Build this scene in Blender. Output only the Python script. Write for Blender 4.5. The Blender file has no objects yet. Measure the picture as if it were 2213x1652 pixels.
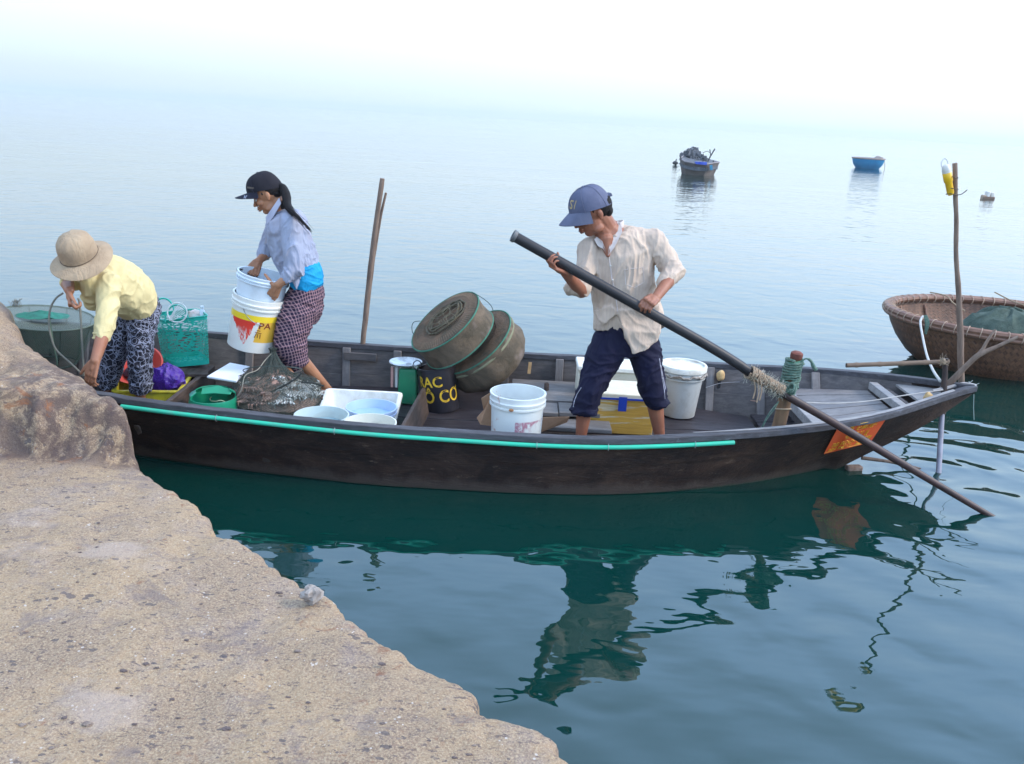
import bpy, bmesh, math, random
import numpy as np
from mathutils import Vector, Matrix, noise as mn
R_ = math.radians
scene = bpy.context.scene
COL = scene.collection
rnd = random.Random(7)

# ---------------------------------------------------------------- camera
CAM_H, FPX, PITCH, ROLL = 1.95, 1900.0, R_(16.73), R_(3.04)
_Rx = Matrix.Rotation(math.pi/2-PITCH, 3, 'X'); _Rz = Matrix.Rotation(ROLL, 3, 'Z')
CR = _Rx @ _Rz
cam_d = bpy.data.cameras.new('camera'); cam = bpy.data.objects.new('camera', cam_d)
COL.objects.link(cam); scene.camera = cam
cam.location = (0, 0, CAM_H); cam.rotation_euler = CR.to_euler()
cam_d.sensor_width = 36; cam_d.lens = 36*FPX/2213.0
cam_d.clip_start = .05; cam_d.clip_end = 9000

def W(px, py, z=None, Y=None):
    """survey point: the place seen at (px,py) on the 2213 px wide photograph, at height z or at distance Y"""
    d = CR @ Vector(((px-1106.5)/FPX, -(py-826)/FPX, -1.0))
    t = (z-CAM_H)/d.z if z is not None else Y/d.y
    return Vector((0, 0, CAM_H)) + d*t

# ---------------------------------------------------------------- mesh builder
LOC = {}
def frame(ax):
    ax = Vector(ax).normalized()
    h = Vector((0, 0, 1)) if abs(ax.z) < .9 else Vector((1, 0, 0))
    u = ax.cross(h).normalized(); v = ax.cross(u).normalized()
    return ax, u, v
class MB:
    def __init__(s): s.v = []; s.f = []; s.uv = None
    def add(s, vs, fs):
        o = len(s.v); s.v += [Vector(p) for p in vs]; s.f += [[i+o for i in f] for f in fs]; return s
    def rings(s, rs, cap=True, closed=True, captop=True):
        n = len(rs[0]); vs = [p for r in rs for p in r]; fs = []
        for k in range(len(rs)-1):
            for i in range(n if closed else n-1):
                j = (i+1) % n
                fs.append([k*n+i, k*n+j, (k+1)*n+j, (k+1)*n+i])
        if cap and closed:
            fs.append(list(range(n))[::-1])
            if captop: fs.append([(len(rs)-1)*n+i for i in range(n)])
        return s.add(vs, fs)
    def tube(s, pts, r, n=8, cap=True, closed=False):
        pts = [Vector(p) for p in pts]; m = len(pts)
        rr = r if isinstance(r, (list, tuple)) else [r]*m
        rs = []; pu = None
        for i, p in enumerate(pts):
            a = pts[max(i-1, 0)] if not closed else pts[i-1]
            b = pts[min(i+1, m-1)] if not closed else pts[(i+1) % m]
            ax = (b-a).normalized()
            if pu is None: _, u, v = frame(ax)
            else:
                u = (pu-ax*pu.dot(ax)).normalized(); v = ax.cross(u)
            pu = u
            rs.append([p+(u*math.cos(t*2*math.pi/n)+v*math.sin(t*2*math.pi/n))*rr[i] for t in range(n)])
        if closed: rs.append(rs[0]); cap = False
        return s.rings(rs, cap)
    def lathe(s, c, prof, n=32, axis=(0, 0, 1), u=None, sx=1, sy=1, cap=False):
        c = Vector(c); ax, uu, vv = frame(axis)
        if abs(ax.z) > .999: uu, vv = Vector((1, 0, 0)), Vector((0, 1, 0))
        rs = [[c+ax*z+uu*math.cos(t*2*math.pi/n)*r*sx+vv*math.sin(t*2*math.pi/n)*r*sy for t in range(n)] for r, z in prof]
        return s.rings(rs, cap)
    def box(s, c, size, rot=None, tx=0, ty=0):
        c = Vector(c); M = rot if rot else Matrix.Identity(3); x, y, z = [q/2 for q in size]
        vs = []
        for k in (-1, 1):
            for (i, j) in ((-1, -1), (1, -1), (1, 1), (-1, 1)):
                q = 1 if k > 0 else 0
                vs.append(c+M @ Vector((i*(x-tx*(1-q)), j*(y-ty*(1-q)), k*z)))
        return s.add(vs, [[3, 2, 1, 0], [4, 5, 6, 7], [0, 1, 5, 4], [1, 2, 6, 5], [2, 3, 7, 6], [3, 0, 4, 7]])
    def beam(s, a, b, w, h, up=(0, 0, 1)):
        a, b = Vector(a), Vector(b); ax = (b-a).normalized(); up = Vector(up)
        sd = ax.cross(up).normalized(); u = sd.cross(ax).normalized()
        q = lambda p: [p+sd*w/2*i+u*h/2*j for i, j in ((-1, -1), (1, -1), (1, 1), (-1, 1))]
        return s.rings([q(a), q(b)])
    def ell(s, c, r, rot=None, n=16, m=10):
        c = Vector(c); M = rot if rot else Matrix.Identity(3); vs = [c+M @ Vector((0, 0, -r[2]))]; fs = []
        for k in range(1, m):
            a = -math.pi/2+math.pi*k/m
            for i in range(n):
                b = 2*math.pi*i/n
                vs.append(c+M @ Vector((r[0]*math.cos(a)*math.cos(b), r[1]*math.cos(a)*math.sin(b), r[2]*math.sin(a))))
        vs.append(c+M @ Vector((0, 0, r[2])))
        for i in range(n): fs.append([0, 1+(i+1) % n, 1+i])
        for k in range(m-2):
            for i in range(n):
                j = (i+1) % n; a = 1+k*n
                fs.append([a+i, a+j, a+n+j, a+n+i])
        l = len(vs)-1
        for i in range(n): fs.append([1+(m-2)*n+i, 1+(m-2)*n+(i+1) % n, l])
        return s.add(vs, fs)
    def cone(s, a, b, ra, rb, n=14):
        """capsule with two radii"""
        a, b = Vector(a), Vector(b); d = b-a; L = d.length
        if L < 1e-5: return s.ell(a, (ra, ra, ra))
        ax, u, v = frame(d); rs = []
        for t in (-80, -50, -20): t = R_(t); rs.append((a+ax*math.sin(t)*ra, math.cos(t)*ra))
        rs.append((a, ra)); rs.append((b, rb))
        for t in (20, 50, 80): t = R_(t); rs.append((b+ax*math.sin(t)*rb, math.cos(t)*rb))
        return s.rings([[c+(u*math.cos(k*2*math.pi/n)+v*math.sin(k*2*math.pi/n))*r for k in range(n)] for c, r in rs])
    def chain(s, pts, rs, n=14):
        for i in range(len(pts)-1): s.cone(pts[i], pts[i+1], rs[i], rs[i+1], n)
        return s
    def limb(s, secs, n=24):
        """loft of ellipses: (centre, half width, half depth[, side vector]) along a path"""
        rs = []; m = len(secs)
        for i, sc in enumerate(secs):
            c = Vector(sc[0]); a = Vector(secs[max(i-1, 0)][0]); b = Vector(secs[min(i+1, m-1)][0])
            ax = (b-a).normalized(); sd = Vector(sc[3]) if len(sc) > 3 else Vector((1, 0, 0))
            u = (sd-ax*sd.dot(ax)).normalized(); v = ax.cross(u)
            rs.append([c+u*sc[1]*math.cos(t*2*math.pi/n)+v*sc[2]*math.sin(t*2*math.pi/n) for t in range(n)])
        return s.rings(rs)
    def slab(s, poly, th):
        th = Vector(th); a = [Vector(p) for p in poly]
        return s.rings([a, [p+th for p in a]])
    def build(s, name, mat, parent=None, smooth=True, loc=None, bevel=0, sub=0, vox=0, sm=0, disp=None, wn=False):
        org = LOC[parent.name] if parent else Vector(loc) if loc is not None else Vector((0, 0, 0))
        me = bpy.data.meshes.new(name)
        me.from_pydata([tuple(p-org) for p in s.v], [], s.f); me.update()
        bm = bmesh.new(); bm.from_mesh(me); bmesh.ops.recalc_face_normals(bm, faces=bm.faces)
        bm.to_mesh(me); bm.free()
        o = bpy.data.objects.new(name, me); COL.objects.link(o)
        if parent: o.parent = parent
        else: o.location = org
        LOC[o.name] = org
        if bevel:
            m = o.modifiers.new('b', 'BEVEL'); m.width = bevel; m.segments = 2; m.limit_method = 'ANGLE'; m.angle_limit = R_(40)
        if sub:
            m = o.modifiers.new('s', 'SUBSURF'); m.levels = m.render_levels = sub
        if vox:
            m = o.modifiers.new('r', 'REMESH'); m.mode = 'VOXEL'; m.voxel_size = vox; m.use_smooth_shade = True
        if sm:
            m = o.modifiers.new('m', 'SMOOTH'); m.factor = .5; m.iterations = sm
        if o.modifiers and (vox or disp):
            dg = bpy.context.evaluated_depsgraph_get(); ev = o.evaluated_get(dg)
            me2 = bpy.data.meshes.new_from_object(ev); o.modifiers.clear(); o.data = me2; me2.name = name; me = me2
        if disp:
            n = len(me.vertices); co = np.empty(n*3); me.vertices.foreach_get('co', co); co = co.reshape(-1, 3)
            no = np.empty(n*3); me.vertices.foreach_get('normal', no); no = no.reshape(-1, 3)
            for i in range(n):
                w = Vector(co[i])+org
                co[i] += no[i]*disp(w)
            me.vertices.foreach_set('co', co.ravel()); me.update()
        me.materials.clear(); me.materials.append(mat)
        me.shade_smooth() if smooth else me.shade_flat()
        if smooth and not vox:
            try: me.set_sharp_from_angle(angle=R_(42))
            except Exception: pass
        return o
def tag(o, label=None, cat=None, group=None, kind=None):
    if label: o['label'] = label
    if cat: o['category'] = cat
    if group: o['group'] = group
    if kind: o['kind'] = kind
    return o
def thing(name, loc, label, cat, group=None):
    o = bpy.data.objects.new(name, None); COL.objects.link(o); o.location = loc; LOC[o.name] = Vector(loc)
    o.empty_display_size = .1
    return tag(o, label, cat, group)
def folds(amp, sc=(9, 9, 4), seed=0, fine=.3):
    def f(w):
        q = Vector((w.x*sc[0]+seed, w.y*sc[1], w.z*sc[2])); wp = Vector((mn.noise(q*.6), mn.noise(q*.6+Vector((5, 1, 2))), mn.noise(q*.6+Vector((1, 7, 3)))))
        q = q+wp*1.1
        a = max(0, 1-abs(mn.noise(q))*2.6); b = max(0, 1-abs(mn.noise(q*1.9+Vector((3, seed, 1))))*2.6); c = mn.noise(q*4.1)
        return amp*(1.35*a*a+.75*b*b-.75+fine*c)
    return f
def smooth_pts(pts, k=8):
    """Catmull-Rom through points"""
    P = [Vector(p) for p in pts]; out = []
    for i in range(len(P)-1):
        p0, p1, p2, p3 = P[max(i-1, 0)], P[i], P[i+1], P[min(i+2, len(P)-1)]
        for j in range(k):
            t = j/k
            out.append(.5*((2*p1)+(p2-p0)*t+(2*p0-5*p1+4*p2-p3)*t*t+(3*p1-p0-3*p2+p3)*t**3))
    out.append(P[-1]); return out

# ---------------------------------------------------------------- materials
class NT:
    def __init__(s, name):
        s.m = bpy.data.materials.new(name); s.m.use_nodes = True; s.t = s.m.node_tree; s.t.nodes.clear()
        s.out = s.n('ShaderNodeOutputMaterial')
    def n(s, typ, **k):
        nd = s.t.nodes.new(typ)
        for a, b in k.items(): setattr(nd, a, b)
        return nd
    def l(s, a, b): s.t.links.new(a, b)
    def val(s, sock, v):
        if hasattr(v, 'is_output') or isinstance(v, bpy.types.NodeSocket): s.l(v, sock)
        else: sock.default_value = v
    def coord(s, scale=(1, 1, 1), rot=(0, 0, 0), kind='Object'):
        tc = s.n('ShaderNodeTexCoord'); mp = s.n('ShaderNodeMapping')
        s.l(tc.outputs[kind], mp.inputs[0]); mp.inputs['Scale'].default_value = scale; mp.inputs['Rotation'].default_value = rot
        return mp.outputs[0]
    def noise(s, vec, scale, detail=4, rough=.55, dist=0, out='Fac'):
        nd = s.n('ShaderNodeTexNoise'); s.l(vec, nd.inputs['Vector']); nd.inputs['Scale'].default_value = scale
        nd.inputs['Detail'].default_value = detail; nd.inputs['Roughness'].default_value = rough; nd.inputs['Distortion'].default_value = dist
        return nd.outputs[out]
    def ramp(s, fac, stops):
        nd = s.n('ShaderNodeValToRGB'); s.l(fac, nd.inputs[0]); e = nd.color_ramp.elements
        while len(e) < len(stops): e.new(.5)
        for i, (p, c) in enumerate(stops):
            e[i].position = p; c = (c, c, c) if not isinstance(c, (tuple, list)) else c; e[i].color = (*c, 1)
        return nd.outputs[0]
    def mix(s, f, a, b, typ='MIX'):
        nd = s.n('ShaderNodeMix', data_type='RGBA', blend_type=typ); s.val(nd.inputs[0], f)
        for i, q in ((6, a), (7, b)):
            if isinstance(q, tuple) and len(q) == 3: q = (*q, 1)
            s.val(nd.inputs[i], q)
        return nd.outputs[2]
    def math(s, op, a, b=None, clamp=False):
        nd = s.n('ShaderNodeMath', operation=op, use_clamp=clamp); s.val(nd.inputs[0], a)
        if b is not None: s.val(nd.inputs[1], b)
        return nd.outputs[0]
    def bump(s, h, strength, dist, prev=None):
        nd = s.n('ShaderNodeBump'); s.l(h, nd.inputs['Height']); nd.inputs['Strength'].default_value = strength; nd.inputs['Distance'].default_value = dist
        if prev: s.l(prev, nd.inputs['Normal'])
        return nd.outputs[0]
    def bsdf(s, col, rough=.6, spec=.5, metal=0, normal=None, **k):
        p = s.n('ShaderNodeBsdfPrincipled')
        if isinstance(col, tuple) and len(col) == 3: col = (*col, 1)
        s.val(p.inputs['Base Color'], col); s.val(p.inputs['Roughness'], rough); p.inputs['Specular IOR Level'].default_value = spec
        p.inputs['Metallic'].default_value = metal
        if normal: s.l(normal, p.inputs['Normal'])
        for a, b in k.items(): s.val(p.inputs[a.replace('_', ' ')], b)
        s.l(p.outputs[0], s.out.inputs[0]); s.p = p
        return p
def mat(name, c1, c2=None, rough=.6, scale=8, stretch=(1, 1, 1), lo=.35, hi=.65, bump=.0, bscale=60, bdist=.003, spec=.4, metal=0, grime=0, gcol=(.05, .04, .03), detail=5, gsc=3, rot=(0, 0, 0), **k):
    t = NT(name); v = t.coord(stretch, rot)
    if c2 is None: c2 = tuple(q*.78 for q in c1)
    c = t.mix(t.ramp(t.noise(v, scale, detail, .6), [(lo, 0.), (hi, 1.)]), c1, c2)
    if grime:
        c = t.mix(t.math('MULTIPLY', t.ramp(t.noise(t.coord(), gsc, 6, .7, .5), [(.48, 0.), (.62, 1.)]), grime), c, gcol)
    nm = t.bump(t.noise(v, bscale, 4, .6), bump, bdist) if bump else None
    t.bsdf(c, rough, spec, metal, nm, **k)
    return t.m
# ---------------------------------------------------------------- light and sky
SUN_EL, SUN_AZ = 36, 98           # degrees above the horizon, degrees to the right of the view
w = bpy.data.worlds.new('World'); scene.world = w; w.use_nodes = True
wt = w.node_tree; bg = wt.nodes['Background']
sky = wt.nodes.new('ShaderNodeTexSky'); sky.sky_type = 'NISHITA'; sky.sun_disc = False
sky.sun_elevation = R_(SUN_EL); sky.sun_rotation = R_(SUN_AZ); sky.air_density = 1.0; sky.dust_density = 4.0; sky.ozone_density = 1.5
sky.dust_density = 1.5
# bright morning haze over the clear sky: whiter towards the horizon
tcw = wt.nodes.new('ShaderNodeTexCoord'); sx = wt.nodes.new('ShaderNodeSeparateXYZ'); wt.links.new(tcw.outputs['Generated'], sx.inputs[0])
rp = wt.nodes.new('ShaderNodeValToRGB'); wt.links.new(sx.outputs['Z'], rp.inputs[0]); e = rp.color_ramp.elements
for i, (p, c) in enumerate(HAZE_SKY := ((0.0, (1.02, 1.17, 1.22)), (.025, (1.04, 1.22, 1.26)), (.09, (1.40, 1.62, 1.84)), (.20, (1.48, 1.98, 2.55)), (.55, (1.65, 2.55, 4.1)), (1.0, (.95, 1.1, 1.35)))):
    if i > 1: e.new(.5)
    e[i].position = p; e[i].color = (*c, 1)
SKY_S = .10
m1 = wt.nodes.new('ShaderNodeMix'); m1.data_type = 'RGBA'; m1.inputs[0].default_value = .84
sc_ = wt.nodes.new('ShaderNodeVectorMath'); sc_.operation = 'SCALE'; sc_.inputs['Scale'].default_value = 1/SKY_S
az = wt.nodes.new('ShaderNodeMath'); az.operation = 'MULTIPLY_ADD'; wt.links.new(sx.outputs['X'], az.inputs[0]); az.inputs[1].default_value = .30; az.inputs[2].default_value = 1.0     # brighter on the sun's side
am = wt.nodes.new('ShaderNodeVectorMath'); am.operation = 'SCALE'; wt.links.new(rp.outputs[0], am.inputs[0]); wt.links.new(az.outputs[0], am.inputs['Scale'])
wt.links.new(am.outputs[0], sc_.inputs[0]); wt.links.new(sky.outputs[0], m1.inputs[6]); wt.links.new(sc_.outputs[0], m1.inputs[7])
wt.links.new(m1.outputs[2], bg.inputs[0]); bg.inputs[1].default_value = SKY_S
sd = bpy.data.lights.new('sun', 'SUN'); sd.energy = 2.7; sd.angle = R_(14); sd.color = (1, .85, .67)
so = bpy.data.objects.new('sun', sd); COL.objects.link(so)
sv = Vector((math.cos(R_(SUN_EL))*math.sin(R_(SUN_AZ)), math.cos(R_(SUN_EL))*math.cos(R_(SUN_AZ)), math.sin(R_(SUN_EL))))
so.rotation_euler = sv.to_track_quat('Z', 'Y').to_euler()
scene.view_settings.view_transform = 'Standard'; scene.view_settings.look = 'None'
scene.view_settings.exposure = 0.0; scene.view_settings.gamma = 1

# ---------------------------------------------------------------- water
t = NT('sea_water'); v = t.coord()
OAR_IN = W(2140, 1115, z=0)
def ripple(c, wl, r0):
    """rings running out from a point where something enters the water"""
    s = t.n('ShaderNodeVectorMath', operation='SUBTRACT'); t.l(v, s.inputs[0]); s.inputs[1].default_value = c
    ln = t.n('ShaderNodeVectorMath', operation='LENGTH'); t.l(s.outputs[0], ln.inputs[0])
    d = t.math('ADD', ln.outputs['Value'], t.math('MULTIPLY', t.noise(v, 1.3, 2), .35))
    sn = t.math('SINE', t.math('MULTIPLY', d, 2*math.pi/wl))
    fo = t.math('POWER', t.math('SUBTRACT', 1.0, t.math('MINIMUM', t.math('DIVIDE', ln.outputs['Value'], r0), 1.0)), 1.5)
    return t.math('MULTIPLY', sn, fo)
h1 = t.noise(t.coord((1, 1.0, 1)), 1.1, 2, .45)
h2 = t.noise(t.coord((1.0, 1.2, 1), (0, 0, .3)), 2.9, 1, .4, .6)
h3 = t.noise(t.coord((1.0, 1.5, 1), (0, 0, -.2)), 9, 2, .5)
h4 = t.noise(t.coord((.25, 1, 1), (0, 0, .12)), .55, 3, .5)
hh = t.math('ADD', t.math('MULTIPLY', h1, .55), t.math('MULTIPLY', h2, .52))
hh = t.math('ADD', hh, t.math('MULTIPLY', h3, .012))
hh = t.math('ADD', hh, t.math('MULTIPLY', h4, .8))
hh = t.math('ADD', hh, t.math('MULTIPLY', ripple((OAR_IN.x, OAR_IN.y, 0),  .40, 4.2), .26))
hh = t.math('ADD', hh, t.math('MULTIPLY', ripple((2.62, 5.05, 0), .16, 1.6), .07))
xy = t.n('ShaderNodeSeparateXYZ'); t.l(v, xy.inputs[0])
off = t.math('MINIMUM', t.math('MAXIMUM', t.math('MULTIPLY', t.math('SUBTRACT', xy.outputs['Y'], 9.0), .012), 0.0), 1.6)     # rougher water away from the shelter of the pier
hh = t.math('ADD', hh, t.math('MULTIPLY', t.noise(t.coord((.45, 1, 1), (0, 0, .1)), 3.4, 3, .6), t.math('MULTIPLY', t.math('ADD', off, .25), t.ramp(t.noise(t.coord((.10, .42, 1), (0, 0, -.06)), .8, 3, .55, .6), [(.38, .12), (.62, 1.5)]))))
nm = t.bump(hh, 1.0, .018)
t.bsdf((.0015, .027, .022), .012, .5, 0, nm, IOR=1.56)
WATER = t.m
mb = MB(); L = 1200
mb.add([(-L, -60, 0), (L, -60, 0), (L, 2450, 0), (-L, 2450, 0)], [[0, 1, 2, 3]])
water = mb.build('water', WATER, smooth=False); tag(water, kind='structure')

# ---------------------------------------------------------------- pier of broken concrete
def concrete():
    t = NT('old_concrete'); v = t.coord()
    c = t.mix(t.ramp(t.noise(v, 2.2, 5, .6, .3), [(.44, 0.), (.56, 1.)]), (.37, .25, .15), (.27, .185, .125))
    c = t.mix(t.ramp(t.noise(v, 5.0, 6, .7), [(.50, 0.), (.66, 1.)]), c, (.27, .205, .175))
    c = t.mix(t.ramp(t.noise(v, 160, 3, .7), [(.42, 0.), (.66, .9)]), c, (.52, .39, .255))
    c = t.mix(t.ramp(t.noise(t.coord((1, 1, 1), (.3, 0, 0)), 85, 4, .75), [(.56, 0.), (.66, .8)]), c, (.16, .115, .095))
    c = t.mix(t.ramp(t.noise(t.coord((1, 2.0, 1), (0, 0, .4)), 30, 5, .75, .4), [(.57, 0.), (.63, .8)]), c, (.12, .09, .088))
    # dark chips and flakes
    vo = t.n('ShaderNodeTexVoronoi'); t.l(t.coord((1, 1.6, 1)), vo.inputs[0]); vo.inputs['Scale'].default_value = 26; vo.inputs['Randomness'].default_value = 1
    chip = t.math('LESS_THAN', t.math('ADD', vo.outputs['Distance'], t.math('MULTIPLY', t.noise(v, 90, 3), .5)), t.math('MULTIPLY', t.ramp(t.noise(v, 9, 3), [(.40, 0.), (.70, 1.)]), .66))
    c = t.mix(t.math('MULTIPLY', chip, .75), c, (.10, .085, .09))
    vo2 = t.n('ShaderNodeTexVoronoi'); t.l(v, vo2.inputs[0]); vo2.inputs['Scale'].default_value = 60
    ch2 = t.math('LESS_THAN', vo2.outputs['Distance'], t.math('MULTIPLY', t.ramp(t.noise(v, 14, 2), [(.5, 0.), (.7, 1.)]), .26))
    c = t.mix(t.math('MULTIPLY', ch2, .8), c, (.62, .54, .47))
    # red brown stains and lavender wet patches
    c = t.mix(t.ramp(t.noise(v, 7.5, 5, .7, .8), [(.62, 0.), (.70, .75)]), c, (.24, .10, .055))
    c = t.mix(t.ramp(t.noise(t.coord((1, 1.4, 1), (0, 0, .5)), 3.1, 6, .75, .5), [(.55, 0.), (.63, .6)]), c, (.21, .16, .145))
    c = t.mix(t.ramp(t.noise(t.coord((.7, 1.2, 1), (0, 0, .9)), 2.0, 4, .65), [(.60, 0.), (.68, .6)]), c, (.47, .36, .29))
    # the broken end of the kerb is stained darker
    x = t.n('ShaderNodeSeparateXYZ'); t.l(v, x.inputs[0])
    g = t.math('MULTIPLY', t.ramp(t.math('ADD', t.math('MULTIPLY', x.outputs['Y'], .25), -.0), [(.850, 0.), (.875, 1.)]), t.ramp(t.math('ADD', x.outputs['X'], 3.0), [(.35, 0.), (.9, 1.)]))
    c = t.mix(t.math('MULTIPLY', g, t.ramp(t.noise(v, 10, 6, .75, .6), [(.40, 0.), (.53, .85)])), c, (.105, .07, .062))
    c = t.mix(t.math('MULTIPLY', g, t.ramp(t.noise(v, 7, 5, .7, .9), [(.57, 0.), (.64, .8)])), c, (.27, .11, .05))
    hb = t.math('ADD', t.noise(v, 40, 6, .75), t.math('MULTIPLY', t.noise(v, 170, 3, .7), .35))
    hb = t.math('SUBTRACT', hb, t.math('MULTIPLY', chip, .35))
    t.bsdf(c, .85, .3, 0, t.bump(hb, .9, .012))
    return t.m
CONC = concrete()
ZP = .45
edge_px = [(285, 985), (300, 1018), (335, 1048), (380, 1066), (430, 1112), (470, 1147), (530, 1178), (572, 1215), (620, 1245), (660, 1270), (690, 1290), (742, 1352), (830, 1398), (900, 1432), (960, 1468), (1002, 1500), (1030, 1548), (1075, 1556), (1125, 1568), (1180, 1592), (1215, 1622), (1240, 1652), (1290, 1720), (1400, 1900)]
edge = [W(x, y, z=ZP) for x, y in edge_px]
far_edge = [Vector((-5.0, 7.0, ZP)), Vector((-3.75, 5.75, ZP)), Vector((-3.15, 5.02, ZP)), Vector((-2.62, 4.45, ZP)), Vector((-2.15, 3.98, ZP)), Vector((-1.85, 3.72, ZP))]
edge = far_edge+[Vector((-1.71, 3.60, ZP))]+edge[1:]
eg = smooth_pts(edge, 30)
# even spacing
acc = [0]
for i in range(1, len(eg)): acc.append(acc[-1]+(eg[i]-eg[i-1]).length)
NS = 620; es = []
for k in range(NS):
    s = acc[-1]*k/(NS-1); i = min(np.searchsorted(acc, s), len(eg)-1); i = max(i, 1)
    f = (s-acc[i-1])/max(acc[i]-acc[i-1], 1e-6); es.append(eg[i-1].lerp(eg[i], f))
inward = Vector((-.80, -.60, 0))
def sstep(a, b, x): x = min(max((x-a)/(b-a), 0), 1); return x*x*(3-2*x)
def kerb(x, y):
    """height of the broken kerb above the pier floor"""
    # distance behind the line of its front face
    n1 = mn.noise(Vector((x*2.2, y*2.2, 1.7)))*.10+mn.noise(Vector((x*7, y*7, 4)))*.045+mn.noise(Vector((x*17, y*17, 2)))*.03
    dface = (y-3.52)+.02*(x+2)+n1
    a = sstep(-.01, .13, dface)
    top = .225+.05*max(0, -1.75-x)+.26*max(0, -2.40-x)
    rag = mn.noise(Vector((x*5, y*5, 9)))*.03+mn.noise(Vector((x*14, y*14, 9)))*.022-.05*max(0, mn.noise(Vector((x*3.2, y*6, 19)))-.1)
    return a*min(top, .50)+a*rag
prof = [(0, -.95), (0, -.5), (0, -.2), (.003, -.1), (.009, -.055), (.018, -.030), (.032, -.014), (.05, -.006), (.08, -.002)]
dd = .10; step = .012
while dd < 4.5: dd += step; step *= 1.017; prof.append((dd, 0))
grid = []
for (d, dz) in prof:
    row = []
    for p in es:
        j = .045*mn.noise(Vector((p.x*3.1, p.y*3.1, 0)))+.022*mn.noise(Vector((p.x*9, p.y*9, 3)))+.018*mn.noise(Vector((p.x*22, p.y*22, 5)))+.010*mn.noise(Vector((p.x*48, p.y*48, 5)))
        q = p+inward*(d-.045+(j if d < .4 else j*max(0, 1-(d-.4)/.5)))
        z = ZP+dz
        k = kerb(q.x, q.y) if d > .0 else kerb(q.x, q.y)
        z += k*(1 if dz > -.15 else .5)
        if dz > -.15:
            z += .020*mn.noise(Vector((q.x*2, q.y*2, 2)))+.008*mn.noise(Vector((q.x*8, q.y*8, 2)))+.004*mn.noise(Vector((q.x*25, q.y*25, 2)))+.0022*mn.noise(Vector((q.x*60, q.y*60, 2)))
            z -= .03*max(0, mn.noise(Vector((q.x*4, q.y*4, 8)))-.25)
        else:
            q = q+Vector((.8, .6, 0))*(.05*mn.noise(Vector((p.x*4, p.y*4, dz*6)))-.02)
        row.append(Vector((q.x, q.y, z)))
    grid.append(row)
mb = MB(); mb.rings(grid, cap=False, closed=False)
pier = mb.build('pier', CONC); tag(pier, kind='structure')
pier.data.set_sharp_from_angle(angle=R_(180))
def pier_z(x, y):
    return ZP+kerb(x, y)+.020*mn.noise(Vector((x*2, y*2, 2)))+.008*mn.noise(Vector((x*8, y*8, 2)))
# broken lump on the pier edge
def rock(mb, c, r, seed, k=.35):
    base = MB(); base.ell((0, 0, 0), (1, 1, 1), n=14, m=9)
    vs = []
    for p in base.v:
        q = p.normalized(); s = 1+k*mn.noise(q*1.7+Vector((seed, 0, 0)))+k*.5*mn.noise(q*4+Vector((0, seed, 0)))
        vs.append(Vector(c)+Vector((q.x*r[0]*s, q.y*r[1]*s, q.z*r[2]*s)))
    mb.add(vs, base.f)
LUMP = mat('chipped_stone', (.36, .32, .29), (.20, .17, .15), .9, 30, bump=.8, bscale=90)
mb = MB(); c = W(675, 1285, z=ZP+.03); rock(mb, c, (.032, .026, .027), 5, .5)
tag(mb.build('broken_stone', LUMP, loc=c, smooth=False), 'pale grey broken lump of stone sitting on the edge of the concrete pier', 'stone')
mb = MB()
rg = random.Random(3)
for i in range(150):
    px, py = rg.uniform(0, 1150), rg.uniform(1010, 1650)
    p = W(px, py, z=ZP)
    if (p-min(es, key=lambda e: (e-p).length)).dot(inward) < .06: continue
    r = rg.uniform(.002, .006) if rg.random() < .93 else rg.uniform(.006, .010)
    rock(mb, (p.x, p.y, pier_z(p.x, p.y)+r*.25), (r*1.3, r*rg.uniform(.5, 1), r*.4), i, .6)
GRAV = mat('grit', (.26, .20, .16), (.12, .09, .085), .9, 25, lo=.4, hi=.5)
tag(mb.build('gravel', GRAV, smooth=False), 'loose grit and shell chips scattered over the concrete', 'gravel', kind='stuff')
# ---------------------------------------------------------------- the wooden boat
def wood(name, c1, c2, rough=.75, along=(1, 7, 7), sc=6, blot=(.05, .05, .055), bl=.5, bump=.35, light=None):
    t = NT(name); v = t.coord(along)
    c = t.mix(t.ramp(t.noise(v, sc, 6, .65, .3), [(.33, 0.), (.67, 1.)]), c1, c2)
    c = t.mix(t.math('MULTIPLY', t.ramp(t.noise(t.coord((1, 2, 2)), 3.4, 6, .7, .6), [(.45, 0.), (.68, 1.)]), bl), c, blot)
    if light: c = t.mix(t.ramp(t.noise(t.coord((1, 3, 3)), 9, 6, .8, .2), [(.60, 0.), (.72, .7)]), c, light)
    c = t.mix(t.ramp(t.noise(v, sc*5, 3, .6), [(.3, 0.), (.7, .35)]), c, tuple(q*.45 for q in c1))
    t.bsdf(c, rough, .22, 0, t.bump(t.noise(v, sc*4, 5, .6), bump, .006))
    return t.m
HULL = wood('tarred_planks', (.024, .012, .009), (.010, .007, .007), .62, (1, 5, 6), 5, (.070, .040, .027), .7, .9, (.17, .12, .088))
def waterline():
    nt = HULL.node_tree; p = next(n for n in nt.nodes if n.type == 'BSDF_PRINCIPLED'); src = p.inputs['Base Color'].links[0].from_socket
    t = NT.__new__(NT); t.m = HULL; t.t = nt; v = t.coord(); x = t.n('ShaderNodeSeparateXYZ'); t.l(v, x.inputs[0])
    h = t.math('ADD', x.outputs['Z'], t.math('MULTIPLY', t.math('SUBTRACT', t.noise(t.coord((1, 1, .5)), 6, 6, .75), .5), .16))
    c = t.mix(t.ramp(h, [(.03, .7), (.075, 0.)]), src, (.062, .046, .038))
    c = t.mix(t.ramp(t.math('ADD', x.outputs['Z'], t.math('MULTIPLY', t.noise(v, 22, 3), .02)), [(.012, .8), (.024, 0.)]), c, (.022, .035, .022)); t.l(c, p.inputs['Base Color'])
waterline()
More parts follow.
